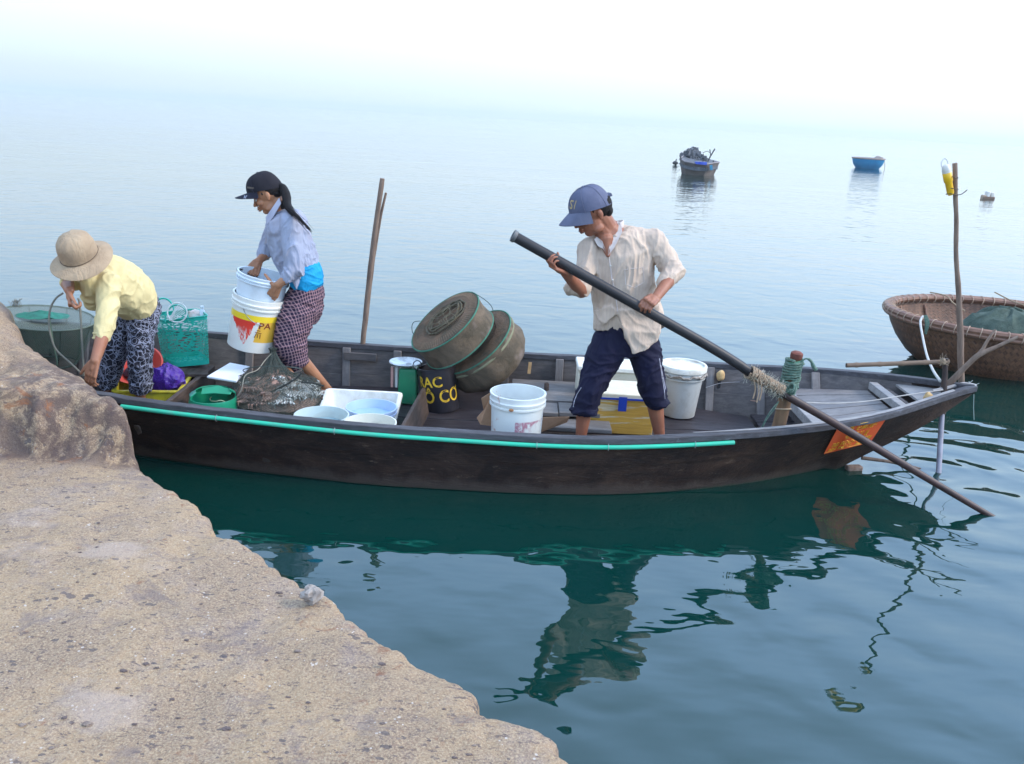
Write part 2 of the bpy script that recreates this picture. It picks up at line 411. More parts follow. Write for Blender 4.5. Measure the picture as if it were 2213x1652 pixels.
GREY = wood('weathered_grey_wood', (.165, .145, .14), (.09, .08, .078), .8, (1, 6, 6), 6, (.05, .05, .06), .6)
RIBW = wood('rib_wood', (.26, .24, .235), (.16, .145, .14), .8, (6, 1, 1), 6, (.07, .07, .08), .5)
PALE = wood('pale_worn_wood', (.40, .38, .37), (.27, .255, .25), .7, (1, 6, 6), 6, (.12, .12, .14), .5)
DECK = wood('wet_floor_planks', (.065, .058, .066), (.028, .022, .026), .42, (1, 6, 6), 7, (.02, .018, .022), .6)
BROWN = wood('brown_plank', (.13, .095, .08), (.055, .038, .03), .7, (6, 1, 6), 5, (.03, .02, .016), .5)
CAPR = wood('rail_wood', (.105, .105, .12), (.055, .05, .055), .65, (1, 8, 8), 6, (.03, .028, .03), .5, light=(.26, .28, .33))
gn = [W(*p[:2], z=p[2]) for p in ((277, 866, .385), (390, 881, .372), (500, 893, .36), (630, 908, .352), (768, 922, .346), (900, 932, .342), (1007, 938, .34), (1150, 947, .34), (1285, 952, .34), (1400, 951, .342), (1480, 947, .346), (1600, 940, .354), (1753, 926, .37), (1840, 914, .39), (1911, 901, .41), (1975, 881, .432), (2038, 860, .457), (2080, 846, .478), (2112, 838, .495))]
gf = [W(*p[:2], z=p[2]) for p in ((200, 708, .42), (345, 716, .395), (460, 723, .378), (600, 733, .362), (700, 740, .354), (900, 752, .345), (1130, 764, .34), (1300, 772, .342), (1450, 781, .346), (1650, 796, .36), (1780, 807, .378), (1900, 818, .408), (2000, 827, .44), (2070, 833, .475), (2112, 836, .495))]
gn = [Vector((-4.05, 5.15, .58)), Vector((-3.5, 4.86, .50)), Vector((-2.8, 4.60, .43))]+gn
gf = [Vector((-4.05, 5.18, .58)), Vector((-3.6, 5.50, .51))]+gf
an = lambda pts, k: np.array([p[k] for p in pts])
XN, XF = an(gn, 0), an(gf, 0)
X0, X1 = -4.03, min(XN[-1], XF[-1])-.002
def near_y(x): return float(np.interp(x, XN, an(gn, 1)))
def far_y(x): return float(np.interp(x, XF, an(gf, 1)))
def rail_z(x): return float(np.interp(x, XN, an(gn, 2)))
wl = [W(*p, z=0) for p in ((285, 985), (500, 1022), (800, 1058), (1100, 1075), (1300, 1078), (1468, 1069), (1626, 1050), (1794, 1017))]
rise = [W(1864, 987, z=.07), W(1920, 962, z=.15), W(1975, 936, z=.235), W(2038, 899, z=.335), W(2085, 866, z=.41), W(2112, 845, z=.465)]
XW = np.array([-4.05, -3.4, -2.8]+[p.x for p in wl]+[p.x for p in rise])
YW = np.array([5.165, 4.95, 4.72]+[p.y for p in wl]+[p.y for p in rise])
ZW = np.array([.45, .12, -.02]+[-.0]*7+[.0]+[p.z for p in rise])
ZB = np.array([.44, .06, -.10]+[-.14]*6+[-.08, -.03]+[p.z for p in rise])
def sm_interp(x, X, Y):
    return float(sum(np.interp(x+d, X, Y)*w for d, w in ((-.12, .2), (-.06, .2), (0, .2), (.06, .2), (.12, .2)))) if X[0]+.13 < x < X[-1]-.13 else float(np.interp(x, X, Y))
def section(x, off=0):
    yn, yf, zr = sm_interp(x, XN, an(gn, 1)), sm_interp(x, XF, an(gf, 1)), sm_interp(x, XN, an(gn, 2))
    yw = sm_interp(x, XW, YW); zb = sm_interp(x, XW, ZB); cy = (yn+yf)/2
    inset = yw-yn
    yb_n = min(yw+.05, cy-.004); yb_f = max(yf-inset-.05, cy+.004)
    if zb > -.02: yb_n = min(yw, cy-.004); yb_f = max(yf-inset, cy+.004)
    return yn, yf, zr, yb_n, yb_f, zb, cy
boat = thing('wooden_boat', (0, 5.2, 0), 'long narrow dark tarred wooden fishing boat lying alongside the concrete pier', 'boat')
xs = np.linspace(X0, X1, 110)
mb = MB(); rs = []
for x in xs:
    yn, yf, zr, bn, bf, zb, cy = section(x)
    def side(y0, y1, sgn):
        out = []
        for f, o in ((0, 0), (.32, 0), (.325, .007), (.70, .007), (.705, .016), (1.0, .010)):
            out.append(Vector((x, y0+(y1-y0)*f+sgn*o, zr+(zb-zr)*f)))
        return out
    a = side(yn, bn, 1); b = side(yf, bf, -1)
    th = min(.020, (yf-yn)/2.5)
    zi = max(min(zb+.06, zr-.005), zb); fi = (zr-zi)/max(zr-zb, .001)
    inn = [Vector((x, yn+th, zr)), Vector((x, min(yn+(bn-yn)*fi+th, cy-.001), zi)), Vector((x, max(yf+(bf-yf)*fi-th, cy+.001), zi)), Vector((x, yf-th, zr))]
    rs.append(a+b[::-1]+inn[::-1])
mb.rings(rs)
hull = mb.build('hull', HULL, boat)
# inner lining (separate look: grey painted, worn)
def wall_y(x, z, side, d=.04):
    yn, yf, zr, bn, bf, zb, cy = section(x); f = min(max((zr-z)/max(zr-zb, .01), 0), 1)
    return min(yn+(bn-yn)*f+d, cy) if side < 0 else max(yf+(bf-yf)*f-d, cy)
def inner(x, side, f, d=.0):
    yn, yf, zr, bn, bf, zb, cy = section(x)
    z = zr+(zb-zr)*f
    if side < 0: return Vector((x, yn+(bn-yn)*f+.034+d, z))
    return Vector((x, yf+(bf-yf)*f-.034-d, z))
for sd_ in (-1, 1):
    mb = MB(); rr = []
    for x in np.linspace(-3.6, 2.6, 90):
        yn, yf, zr, bn, bf, zb, cy = section(x)
        if yf-yn < .2: continue
        rr.append([inner(x, sd_, 0.02), inner(x, sd_, .42, .002), inner(x, sd_, .425, .009), inner(x, sd_, .95, .009), inner(x, sd_, .95, 0), inner(x, sd_, .02, -.002)])
    mb.rings(rr); mb.build('side_lining', GREY, boat)
# rails
for sd_ in (-1, 1):
    mb = MB(); rr = []
    for x in np.linspace(X0, X1, 120):
        yn, yf, zr, bn, bf, zb, cy = section(x)
        y = yn if sd_ < 0 else yf
        wdt = min(.055, (yf-yn)/2)
        o = .008+.004*mn.noise(Vector((x*6, sd_, 0)))
        zz = zr+.003*mn.noise(Vector((x*9, sd_*3, 0)))
        a = y-o if sd_ < 0 else y+o; b = y+wdt-o if sd_ < 0 else y-wdt+o
        rr.append([Vector((x, a, zz-.026)), Vector((x, b, zz-.026)), Vector((x, b, zz+.010)), Vector((x, a, zz+.010))])
    mb.rings(rr); mb.build('rail', CAPR, boat, bevel=.004)
mb = MB(); rr = []
for x in np.linspace(1.0, 2.72, 60):
    yn, yf, zr, *_ = section(x); w0 = .030*min(1, (x-.98)/.5)+.003*mn.noise(Vector((x*11, 0, 0)))
    rr.append([Vector((x, yn+.047-w0, zr+.011)), Vector((x, yn+.0475, zr+.011)), Vector((x, yn+.0475, zr+.0135)), Vector((x, yn+.047-w0, zr+.0135))])
mb.rings(rr); mb.build('rail_edge', PALE, boat)
# ribs
for i, x in enumerate(np.arange(-3.3, 2.3, .36)):
    x = float(x)+.04*math.sin(i*7)
    for sd_ in (-1, 1):
        a = inner(x, sd_, .03, .022); b = inner(x, sd_, .93, .022)
        mb = MB(); mb.beam(a, b, .055, .026, (1, 0, 0) if False else (0, -sd_, .2))
        mb.build('rib', RIBW, boat, bevel=.004)
# square frames on the far lining, as at the foot of the two stakes
def fy(x, f=.2, d=.03): return inner(x, 1, f, d)
for (pa, pb) in ((745, 815), (815, 800)):
    pass
xa, xb = W(745, 760, Y=6.0).x, W(815, 765, Y=6.0).x
mb = MB(); mb.beam(inner(xa, 1, .14, .04), inner(xb, 1, .14, .04), .02, .055); mb.build('cleat', GREY, boat, bevel=.004)
# floor boards
FZ = .075
def floor_w(x):
    yn, yf, zr, bn, bf, zb, cy = section(x); return bn+.04, bf-.04
def planks(x0, x1, n, z, m, name='floor_plank', gap=.008, th=.02, y0=0., y1=1., jit=.004, transverse=False):
    for k in range(n):
        mb = MB(); rr = []
        for x in np.linspace(x0, x1, 12):
            a, b = floor_w(x); A = a+(b-a)*(y0+(y1-y0)*k/n)+gap/2; B = a+(b-a)*(y0+(y1-y0)*(k+1)/n)-gap/2
            zz = (z(x) if callable(z) else z)+jit*math.sin(k*5.1)
            rr.append([Vector((x, A, zz-th)), Vector((x, B, zz-th)), Vector((x, B, zz)), Vector((x, A, zz))])
        mb.rings(rr); mb.build(name, m, boat, bevel=.003)
planks(-3.3, 1.62, 7, FZ, DECK)
planks(1.64, 2.12, 5, lambda x: .085+.16*(x-1.62), DECK, y0=.0)
DECK2 = wood('stern_deck_planks', (.28, .26, .255), (.18, .165, .16), .6, (1, 6, 6), 6, (.10, .10, .12), .5)
# stern deck
sdx0 = 1.86
for k in range(6):
    mb = MB(); rr = []
    for x in np.linspace(sdx0, 2.36, 10):
        a, b = wall_y(x, .24+.14*(x-sdx0), -1), wall_y(x, .24+.14*(x-sdx0), 1)
        A = a+(b-a)*k/6+.004; B = a+(b-a)*(k+1)/6-.004; zz = .265+.14*(x-sdx0)+.002*math.sin(k*3)
        rr.append([Vector((x, A, zz-.02)), Vector((x, B, zz-.02)), Vector((x, B, zz)), Vector((x, A, zz))])
    mb.rings(rr); mb.build('deck_plank', DECK2, boat, bevel=.003)
def crossbeam(x, z, wdt, h, m, name='crossbeam', dx=0, z2=None):
    yn, yf, zr, bn, bf, zb, cy = section(x)
    mb = MB(); mb.beam((x, wall_y(x, z-h/2, -1), z), (x+dx, wall_y(x, z-h/2, 1), z if z2 is None else z2), wdt, h); return mb.build(name, m, boat, bevel=.005)
crossbeam(1.83, .275, .07, .06, PALE)
mb = MB(); yn, yf = near_y(1.87), far_y(1.87); mb.slab([(1.87, wall_y(1.87, .245, -1), .245), (1.87, wall_y(1.87, .245, 1), .245), (1.87, wall_y(1.87, .06, 1), .06), (1.87, wall_y(1.87, .06, -1), .06)], (.015, 0, 0)); mb.build('bulkhead', GREY, boat)
crossbeam(2.39, .37, .055, .05, PALE)
crossbeam(2.47, .34, .03, .06, GREY)
# pale stern plate
mb = MB(); rr = []
for x in np.linspace(2.52, 2.84, 8):
    yn, yf, zr, *_ = section(x); rr.append([Vector((x, yn+.03, zr-.06)), Vector((x, yf-.03, zr-.06)), Vector((x, yf-.03, zr-.045)), Vector((x, yn+.03, zr-.045))])
mb.rings(rr); mb.build('stern_plate', PALE, boat)
# bulkheads across the boat
def bulk(pn, pf, zt, zb_, th, m, lean=0, trim=.03):
    a = W(*pn, z=zt); b = W(*pf, z=zt); yn, yf = near_y(a.x)+.04, far_y(b.x)-.05
    d = (b-a); A = a+d*((yn-a.y)/d.y); B = a+d*((min(yf, b.y)-a.y)/d.y)
    mb = MB(); mb.slab([A, B, Vector((B.x+lean, min(B.y, wall_y(B.x, zb_, 1)), zb_)), Vector((A.x+lean, wall_y(A.x, zb_, -1), zb_))], (th, 0, 0)); mb.build('bulkhead', m, boat, bevel=.004)
    return A, B
bulk((350, 872), (455, 790), .225, .06, .03, BROWN)
bulk((857, 935), (912, 838), .25, .06, .022, BROWN, .03)
# seat platform amidships: boards with a notch hole
SZ = .20
for (q, nm_) in ((((1100, 822), (1250, 812), (1240, 876), (1094, 845)), 'seat_board'),):
    pass
y0_, y1_ = 5.30, far_y(.3)-.08
def board(x0, x1, y0, y1, z, m, nm='seat_board', th=.025, skew=0):
    mb = MB(); mb.slab([(x0, y0, z-th), (x1, y0, z-th), (x1+skew, y1, z-th), (x0+skew, y1, z-th)], (0, 0, th)); return mb.build(nm, m, boat, bevel=.004)
SEATW = wood('seat_boards', (.23, .215, .21), (.14, .13, .125), .7, (1, 5, 5), 5, (.07, .065, .07), .5)
board(.02, .55, 5.42, 5.72, SZ+.012, SEATW); board(.02, .30, 5.20, 5.41, SZ, SEATW); board(.305, .56, 5.20, 5.41, SZ+.006, SEATW)
board(.0, .62, 5.02, 5.19, SZ-.03, SEATW); board(.0, .55, 5.725, 5.94, SZ-.01, SEATW)
mb = MB(); mb.slab([(-.02, 5.0, .06), (.62, 5.0, .06), (.62, 5.0, SZ-.06), (-.02, 5.0, SZ-.06)], (0, .02, 0)); mb.build('seat_front', BROWN, boat)
# peg standing in the seat
c = W(1181, 838, z=SZ+.03); mb = MB(); mb.lathe(c-Vector((0, 0, .02)), [(.001, 0), (.016, 0), (.016, .05), (.012, .052), (.011, .02), (.001, .02)], 16); mb.build('socket', BROWN, boat)
# small upright stick on the far lining
mb = MB(); mb.beam(W(1143, 808, Y=5.88), W(1146, 783, Y=5.90), .022, .012, (0, 1, 0)); mb.build('wedge', mat('fresh_wood', (.55, .36, .18), (.42, .26, .12), .7, 20), boat)
# green pipe along the near side with wire ties
pipe = [W(*p, z=z_) for p, z_ in (((270, 873), .355), ((400, 891), .342), ((520, 907), .330), ((768, 932), .316), ((1007, 950), .308), ((1160, 957), .307), ((1313, 960), .308), ((1450, 959), .312), ((1586, 956), .318))]
pipe = [Vector((p.x, section(p.x)[0]-.022, p.z)) for p in pipe]
pp = smooth_pts(pipe, 6)
mb = MB(); mb.tube(pp, .0120, 12)
mb.build('rub_pipe', mat('green_pvc', (.03, .52, .33), (.04, .44, .29), .5, 5, spec=.3, grime=.5, gcol=(.12, .35, .27), gsc=9), boat)
WIRE = mat('grey_wire', (.35, .36, .38), None, .5)
for px in (1150, 1320, 1497, 700, 420):
    p = min(pp, key=lambda q: abs(q.x-W(px, 955, z=.31).x))
    mb = MB(); mb.tube([p+Vector((0, math.cos(a)*.017-.001, math.sin(a)*.017)) for a in np.linspace(0, 2*math.pi, 13)[:-1]], .0016, 5, closed=True); mb.build('wire_tie', WIRE, boat)
# scuffed patches / plates on the side
for (px, py, w_, h_) in ((585, 995, .09, .025), (1255, 1042, .13, .03)):
    p = W(px, py, z=.2); yb = None
    for zz in np.linspace(.33, .0, 60):
        q = W(px, py, z=zz); yn, yf, zr, bn, bf, zb, cy = section(q.x); ys = yn+(bn-yn)*(zr-zz)/(zr-zb)
        if q.y <= ys+.02: yb = q
    q = yb if yb else p
    mb = MB(); mb.box(q+Vector((0, .008, 0)), (w_, .02, h_)); mb.build('patch', wood('patch_wood', (.045, .032, .025), (.02, .015, .013), .6), boat, bevel=.004)
# orange name plate at the stern with two-line lettering
def hullpt(px, py, out=.004):
    best = None
    for zz in np.linspace(.45, .02, 120):
        q = W(px, py, z=float(zz)); yn, yf, zr, bn, bf, zb, cy = section(q.x); f = (zr-zz)/max(zr-zb, .01); ys = yn+(bn-yn)*f
        if best is None or abs(q.y-ys) < best[0]: best = (abs(q.y-ys), q)
    d = (Vector((0, 0, CAM_H))-best[1]).normalized()
    return best[1]+d*out
PL = ((1797, 939), (1911, 903), (1886, 955), (1777, 982))    # corners: TL TR BR BL
PL = ((1811, 924), (1917, 903), (1881, 957), (1780, 982))
def bil(u, v, out):
    x = (1-v)*((1-u)*PL[0][0]+u*PL[1][0])+v*((1-u)*PL[3][0]+u*PL[2][0]); y = (1-v)*((1-u)*PL[0][1]+u*PL[1][1])+v*((1-u)*PL[3][1]+u*PL[2][1])
    x -= 5*math.sin(v*math.pi)*(1-u)*0
    return hullpt(x, y, out)
mb = MB(); N = 10
g = [[bil(i/N, j/4, .020) for i in range(N+1)] for j in range(5)]
gb = [[bil(i/N, j/4, .010) for i in range(N+1)] for j in range(5)]
mb.rings(g, False, False); mb.rings(gb, False, False)
for a, b in ((g[0], gb[0]), (g[4], gb[4]), ([r[0] for r in g], [r[0] for r in gb]), ([r[-1] for r in g], [r[-1] for r in gb])): mb.rings([a, b], False, False)
plate = mb.build('name_plate', mat('orange_plate', (.78, .11, .02), (.66, .075, .015), .45, 6, spec=.5), boat)
def text_mesh(txt, size=1.0, ext=0):
    cu = bpy.data.curves.new('t', 'FONT'); cu.body = txt; cu.size = size; cu.resolution_u = 3; cu.offset = .016
    o = bpy.data.objects.new('t', cu); COL.objects.link(o); dg = bpy.context.evaluated_depsgraph_get()
    me = bpy.data.meshes.new_from_object(o.evaluated_get(dg)); vs = [v.co.copy() for v in me.vertices]; fs = [list(p.vertices) for p in me.polygons]
    bpy.data.objects.remove(o); bpy.data.curves.remove(cu); bpy.data.meshes.remove(me)
    x0 = min(v.x for v in vs); x1 = max(v.x for v in vs); y0 = min(v.y for v in vs); y1 = max(v.y for v in vs)
    return [((v.x-x0)/(x1-x0), (v.y-y0)/(y1-y0)) for v in vs], fs
YEL = mat('yellow_paint', (.85, .50, .05), (.78, .42, .04), .6, 20)
mb = MB()
# the painted lines are too worn to read: rows of short broken strokes
rgp = random.Random(12)
for u0, u1, v0, v1 in ((.20, .84, .10, .28), (.26, .78, .38, .58), (.10, .90, .66, .78), (.08, .84, .84, .92)):
    u = u0
    while u < u1:
        w_ = rgp.uniform(.018, .034); h_ = v1-v0
        if rgp.random() < .86:
            for (a0, b0, a1, b1) in rgp.sample([(0, 0, 0, 1), (0, 0, 1, 0), (1, 0, 1, 1), (0, 1, 1, 1), (0, .5, 1, .5), (0, 1, 1, 0)], 3):
                mb.tube([bil(u+w_*a0, v0+h_*b0, .0235), bil(u+w_*a1, v0+h_*b1, .0235)], .0016, 4)
        u += w_+rgp.uniform(.008, .016)
mb.build('lettering', YEL, plate, smooth=False)
mb = MB()
for v0 in (.03, .955): mb = MB(); mb.tube([bil(u, v0, .023) for u in np.linspace(.03, .97, 9)], .0012, 4); mb.build('border', YEL, plate)
# ---------------------------------------------------------------- loose things
CRr, CRu, CRb = CR.col[0].copy(), CR.col[1].copy(), CR.col[2].copy()     # right, up, towards the viewer
CAMP = Vector((0, 0, CAM_H))
def pxm(p): return (CAMP-Vector(p)).dot(CRb)/FPX        # metres per survey pixel at a point
def rotz(a): return Matrix.Rotation(a, 3, 'Z')
def align(ax):
    ax, u, v = frame(ax); return Matrix((u, v, ax)).transposed()
def plastic(name, c, c2=None, rough=.35, grime=.35, gcol=(.35, .30, .24), gsc=6, **k):
    return mat(name, c, c2, rough, 4, spec=.5, grime=grime, gcol=gcol, gsc=gsc, bump=.08, bscale=30, **k)
WHITE = plastic('white_plastic', (.76, .74, .67), (.68, .66, .59), grime=.55, gsc=9)
WHITE2 = plastic('milky_plastic', (.66, .74, .80), (.60, .68, .74), grime=.2)
CREAM = plastic('cream_plastic', (.74, .72, .62), (.66, .64, .55), grime=.3)
def bucket_prof(rt, rb, h, rim=True, th=.0035):
    """outer wall up, collar bands, lip, inner wall down, floor"""
    r = lambda z: rb+(rt*.945-rb)*z/h
    p = [(.001, 0), (rb-.008, 0), (rb, .006)]
    if rim: p += [(r(h*.80), h*.80), (rt*.995, h*.808), (rt*.995, h*.835), (r(h*.84)+.001, h*.842), (r(h*.86), h*.86), (rt*.99, h*.868), (rt*1.0, h*.90), (rt*.985, h*.905), (rt*.965, h*.93), (rt*1.0, h*.985), (rt*.995, h)]
    else: p += [(r(h*.9), h*.9), (rt, h*.93), (rt, h)]
    p += [(r(h)-th, h), (r(h*.5)-th, h*.5), (rb-th, .008), (.001, .008)]
    return p
def bucket(nm, base, rt, rb, h, label, m=WHITE, group=None, axis=(0, 0, 1), rim=True, parts=None, cat='bucket'):
    t = thing(nm, base, label, cat, group)
    mb = MB(); mb.lathe(base, bucket_prof(rt, rb, h, rim), 48, axis); mb.build('body', m, t)
    return t
def wire_handle(t, c, axis, r, a0, drop, m=None, n=18, rad=.0022, side=1):
    ax, u, v = frame(axis)
    if abs(ax.z) > .999: u, v = Vector((1, 0, 0)), Vector((0, 1, 0))
    d = u*math.cos(a0)+v*math.sin(a0); e = ax.cross(d)
    pts = [Vector(c)+d*r*math.cos(a)+e*side*math.sin(a)*r*math.cos(drop)-ax*math.sin(a)*r*math.sin(drop) for a in np.linspace(0, math.pi, n)]
    mb = MB(); mb.tube(pts, rad, 6); return mb.build('handle', m or WIRE, t)
G_BUCK = 'white plastic buckets in the wooden boat'
# open white bucket amidships
rim = W(1120, 849, z=.445); R = 61.5*pxm(rim); base = Vector((rim.x, rim.y, FZ+.005))
t = NT('chipped_print_plastic'); v = t.coord()
c = t.mix(t.ramp(t.noise(v, 5, 4), [(.4, 0.), (.6, 1.)]), (.74, .76, .72), (.66, .68, .66))
x = t.n('ShaderNodeSeparateXYZ'); t.l(v, x.inputs[0])
patch = t.math('MULTIPLY', t.math('MULTIPLY', t.ramp(x.outputs['X'], [(.50, 0.), (.52, 1.)]) if 0 else t.math('GREATER_THAN', x.outputs['X'], -.01), t.math('LESS_THAN', x.outputs['Z'], .235)), t.ramp(t.noise(t.coord((1, 1, .6)), 45, 6, .8), [(.45, 0.), (.52, .85)]))
patch = t.math('MULTIPLY', patch, t.ramp(t.noise(v, 9, 2), [(.42, 0.), (.52, 1.)]))
c = t.mix(patch, c, (.42, .14, .20))
rust = t.math('MULTIPLY', t.ramp(t.noise(v, 16, 4, .7), [(.56, 0.), (.66, .7)]), t.math('LESS_THAN', x.outputs['X'], -.10))
c = t.mix(rust, c, (.45, .16, .07)); t.bsdf(c, .4, .5)
b = bucket('bucket', base, R, R*.86, .37, 'open white bucket with worn pink and black print standing behind the near rail', t.m, G_BUCK)
mb = MB(); mb.ell(rim+Vector((-.035, -R*.99, -.055)), (.014, .004, .009)); mb.build('handle_lug', mat('rusty_lug', (.50, .24, .10), (.30, .12, .05), .7, 40), b)
# lidded bucket
lid = W(1477, 791, z=.425); R = 49*pxm(lid); base = Vector((lid.x, lid.y, FZ+.008))
LIDM = plastic('dirty_translucent_plastic', (.48, .49, .47), (.40, .40, .38), .5, .5, (.30, .27, .23))
b = bucket('bucket', base, R, R*.72, .335, 'tall greyed bucket closed with a white lid standing right of the rower', LIDM, G_BUCK)
mb = MB(); mb.lathe(base+Vector((0, 0, .322)), [(R*1.0, 0), (R*1.04, .0), (R*1.045, .028), (R*1.02, .034), (R*.93, .034), (R*.91, .022), (.001, .024)], 48); mb.build('lid', WHITE, b)
mb = MB(); pts = [base+Vector((math.cos(a)*R*1.03, math.sin(a)*R*1.03, .30+.006*math.sin(a*9)+.004*math.sin(a*23))) for a in np.linspace(0, 2*math.pi, 80)[:-1]]
mb.tube(pts, .008, 6, closed=True); mb.build('collar', mat('ragged_collar', (.40, .36, .32), (.24, .20, .17), .8, 40, bump=.8), b)
# three low tubs
def tub(px, py, z, hpx, m, label, water=None):
    rim = W(px, py, z=z); R = hpx*pxm(rim); base = Vector((rim.x, rim.y, FZ+.004)); h = z-FZ-.004
    t = thing('tub', base, label, 'tub', 'open plastic tubs behind the near rail')
    mb = MB(); mb.lathe(base, [(.001, 0), (R*.84, 0), (R*.93, h*.72), (R*.99, h*.73), (R*.99, h*.78), (R*.95, h*.79), (R*.96, h*.9), (R, h*.91), (R, h), (R*.95, h), (R*.93, h*.9), (R*.82, .01), (.001, .01)], 48); mb.build('body', m, t)
    if water:
        mb = MB(); mb.lathe(base+Vector((0, 0, h*.62)), [(R*.905, 0), (.001, 0)], 40); mb.build('contents', water, t)
    return t
tub(695, 896, .25, 59, plastic('greenish_plastic', (.60, .66, .62), (.52, .58, .55), grime=.2), 'milky greenish tub half full of water, left of the other two tubs', mat('tub_water', (.34, .46, .48), (.30, .42, .45), .04, 3, IOR=1.33))
tub(803, 879, .22, 55.5, plastic('bluish_plastic', (.52, .64, .84), (.46, .58, .78), grime=.1), 'pale blue tub inside the foam box, behind the cream tub', mat('tub_floor', (.42, .60, .90), None, .2, 3))
tub(800, 912, .28, 57, CREAM, 'cream white tub right against the near rail, in front of the blue tub')
# the two nested buckets held by the standing woman
BA = None
def held_bucket():
    lo = W(543, 748, Y=5.52); hi = W(562, 640, Y=5.52)      # axis of the printed bucket
    ax = (hi-lo).normalized(); ax = (ax+Vector((0, -.02, 0))).normalized()
    Rt = 57*pxm(hi); H = (hi-lo).length+.01
    t = NT('paint_bucket_print'); v = t.coord(); x = t.n('ShaderNodeSeparateXYZ'); t.l(v, x.inputs[0])
    c = t.mix(t.ramp(t.noise(v, 5, 4), [(.4, 0.), (.6, 1.)]), (.76, .76, .70), (.68, .67, .62))
    nz = t.math('MULTIPLY', t.math('SUBTRACT', t.noise(t.coord((1, 1, .35)), 26, 4, .7), .5), .10)
    # yellow band, red wedge whose lower edge is worn away, ochre block
    zz = t.math('ADD', x.outputs['Z'], t.math('MULTIPLY', x.outputs['X'], .18))
    band = t.math('MULTIPLY', t.math('GREATER_THAN', zz, .212), t.math('LESS_THAN', zz, .252))
    c = t.mix(band, c, (.85, .62, .03))
    xr = t.math('ADD', x.outputs['X'], nz)
    wedge = t.math('MULTIPLY', t.math('LESS_THAN', zz, .212), t.math('GREATER_THAN', t.math('ADD', zz, nz), t.math('ADD', t.math('MULTIPLY', t.math('ABSOLUTE', t.math('SUBTRACT', xr, .0)), 1.9), .045)))
    wedge = t.math('MULTIPLY', wedge, t.math('GREATER_THAN', xr, -.095))
    worn = t.math('MAXIMUM', t.ramp(t.noise(t.coord((1, 1, .3)), 50, 5, .75), [(.46, 0.), (.53, 1.)]), t.ramp(t.math('ADD', zz, t.math('MULTIPLY', nz, .8)), [(.125, 0.), (.165, 1.)]))
    c = t.mix(t.math('MULTIPLY', wedge, worn), c, (.72, .05, .03))
    och = t.math('MULTIPLY', t.math('MULTIPLY', t.math('LESS_THAN', zz, .214), t.math('GREATER_THAN', zz, .075)), t.math('GREATER_THAN', t.math('ADD', x.outputs['X'], t.math('MULTIPLY', t.math('SUBTRACT', .212, zz), .35)), .105))
    c = t.mix(och, c, (.72, .42, .05)); t.bsdf(c, .35, .5)
    LOB = thing('bucket', lo, 'white paint bucket with red and yellow print held up by the standing woman', 'bucket', G_BUCK)
    mb = MB(); mb.lathe(lo, bucket_prof(Rt, Rt*.90, H), 48, ax)
    o = mb.build('body', t.m, LOB)
    # lettering in dark red on the ochre block
    axn, u, vv = frame(ax)
    def cyl(a, z, out=.0012): # a: angle from the viewer-facing side, positive to the right
        r = Rt*.90+(Rt*.945-Rt*.90)*z/H+out
        d = (-Vector((0, 1, 0))+ax*ax.y).normalized(); e = ax.cross(d)
        return lo+ax*z+(d*math.cos(a)+e*math.sin(a))*r
    INK = mat('dark_red_ink', (.20, .03, .015), None, .6)
    for txt, a0, a1, z0, z1 in (('PA', .42, .92, .172, .212), ('\u77f3', .30, .60, .10, .15)):
        if txt != 'PA':
            mb = MB()
            for (p, q) in (((.30, .148), (.56, .143)), ((.36, .14), (.30, .11)), ((.42, .138), (.42, .112)), ((.52, .137), (.53, .108)), ((.36, .162), (.50, .158))):
                mb.tube([cyl(p[0], p[1]), cyl((p[0]+q[0])/2, (p[1]+q[1])/2), cyl(*q)], .0022, 5)
            mb.build('brush_marks', INK, LOB)
            continue
        uv, fs = text_mesh(txt); mb = MB(); mb.add([cyl(a0+(a1-a0)*p, z0+(z1-z0)*q) for p, q in uv], fs); mb.build('lettering', INK, LOB, smooth=False)
    pts = [cyl(a, z, .005) for a, z in ((-.30, .285), (-.22, .262), (-.05, .235), (.15, .215), (.32, .205), (.5, .198))]
    mb = MB(); mb.tube(smooth_pts(pts, 4), .0022, 6); mb.build('handle', WIRE, LOB)
    b2 = lo+ax*(H*.70); R2 = 53*pxm(b2)
    UP = thing('bucket', b2, 'pale bluish white bucket nested in the paint bucket, held by the standing woman', 'bucket', G_BUCK)
    h2 = (W(571, 592, Y=5.52)-b2).length
    mb = MB(); ax2 = (W(573, 590, Y=5.52)-W(562, 650, Y=5.52)).normalized()
    p = bucket_prof(R2*1.05, R2*.90, h2, True); mb.lathe(b2, p, 48, ax2); mb.build('body', WHITE2, UP)
    mb = MB(); e0 = W(512, 583, Y=5.50); mb.beam(e0, e0+CRr*.035+CRu*.0, .014, .012); mb.build('handle_grip', mat('black_grip', (.05, .05, .055), None, .5), UP)
    mb = MB(); mb.tube(smooth_pts([W(514, 586, Y=5.48), W(524, 597, Y=5.42), W(538, 605, Y=5.38)], 5), .002, 6); mb.build('handle', WIRE, UP)
    return b2+ax2*h2, ax2, R2*1.05
BRIM, BAX, BRR = held_bucket()
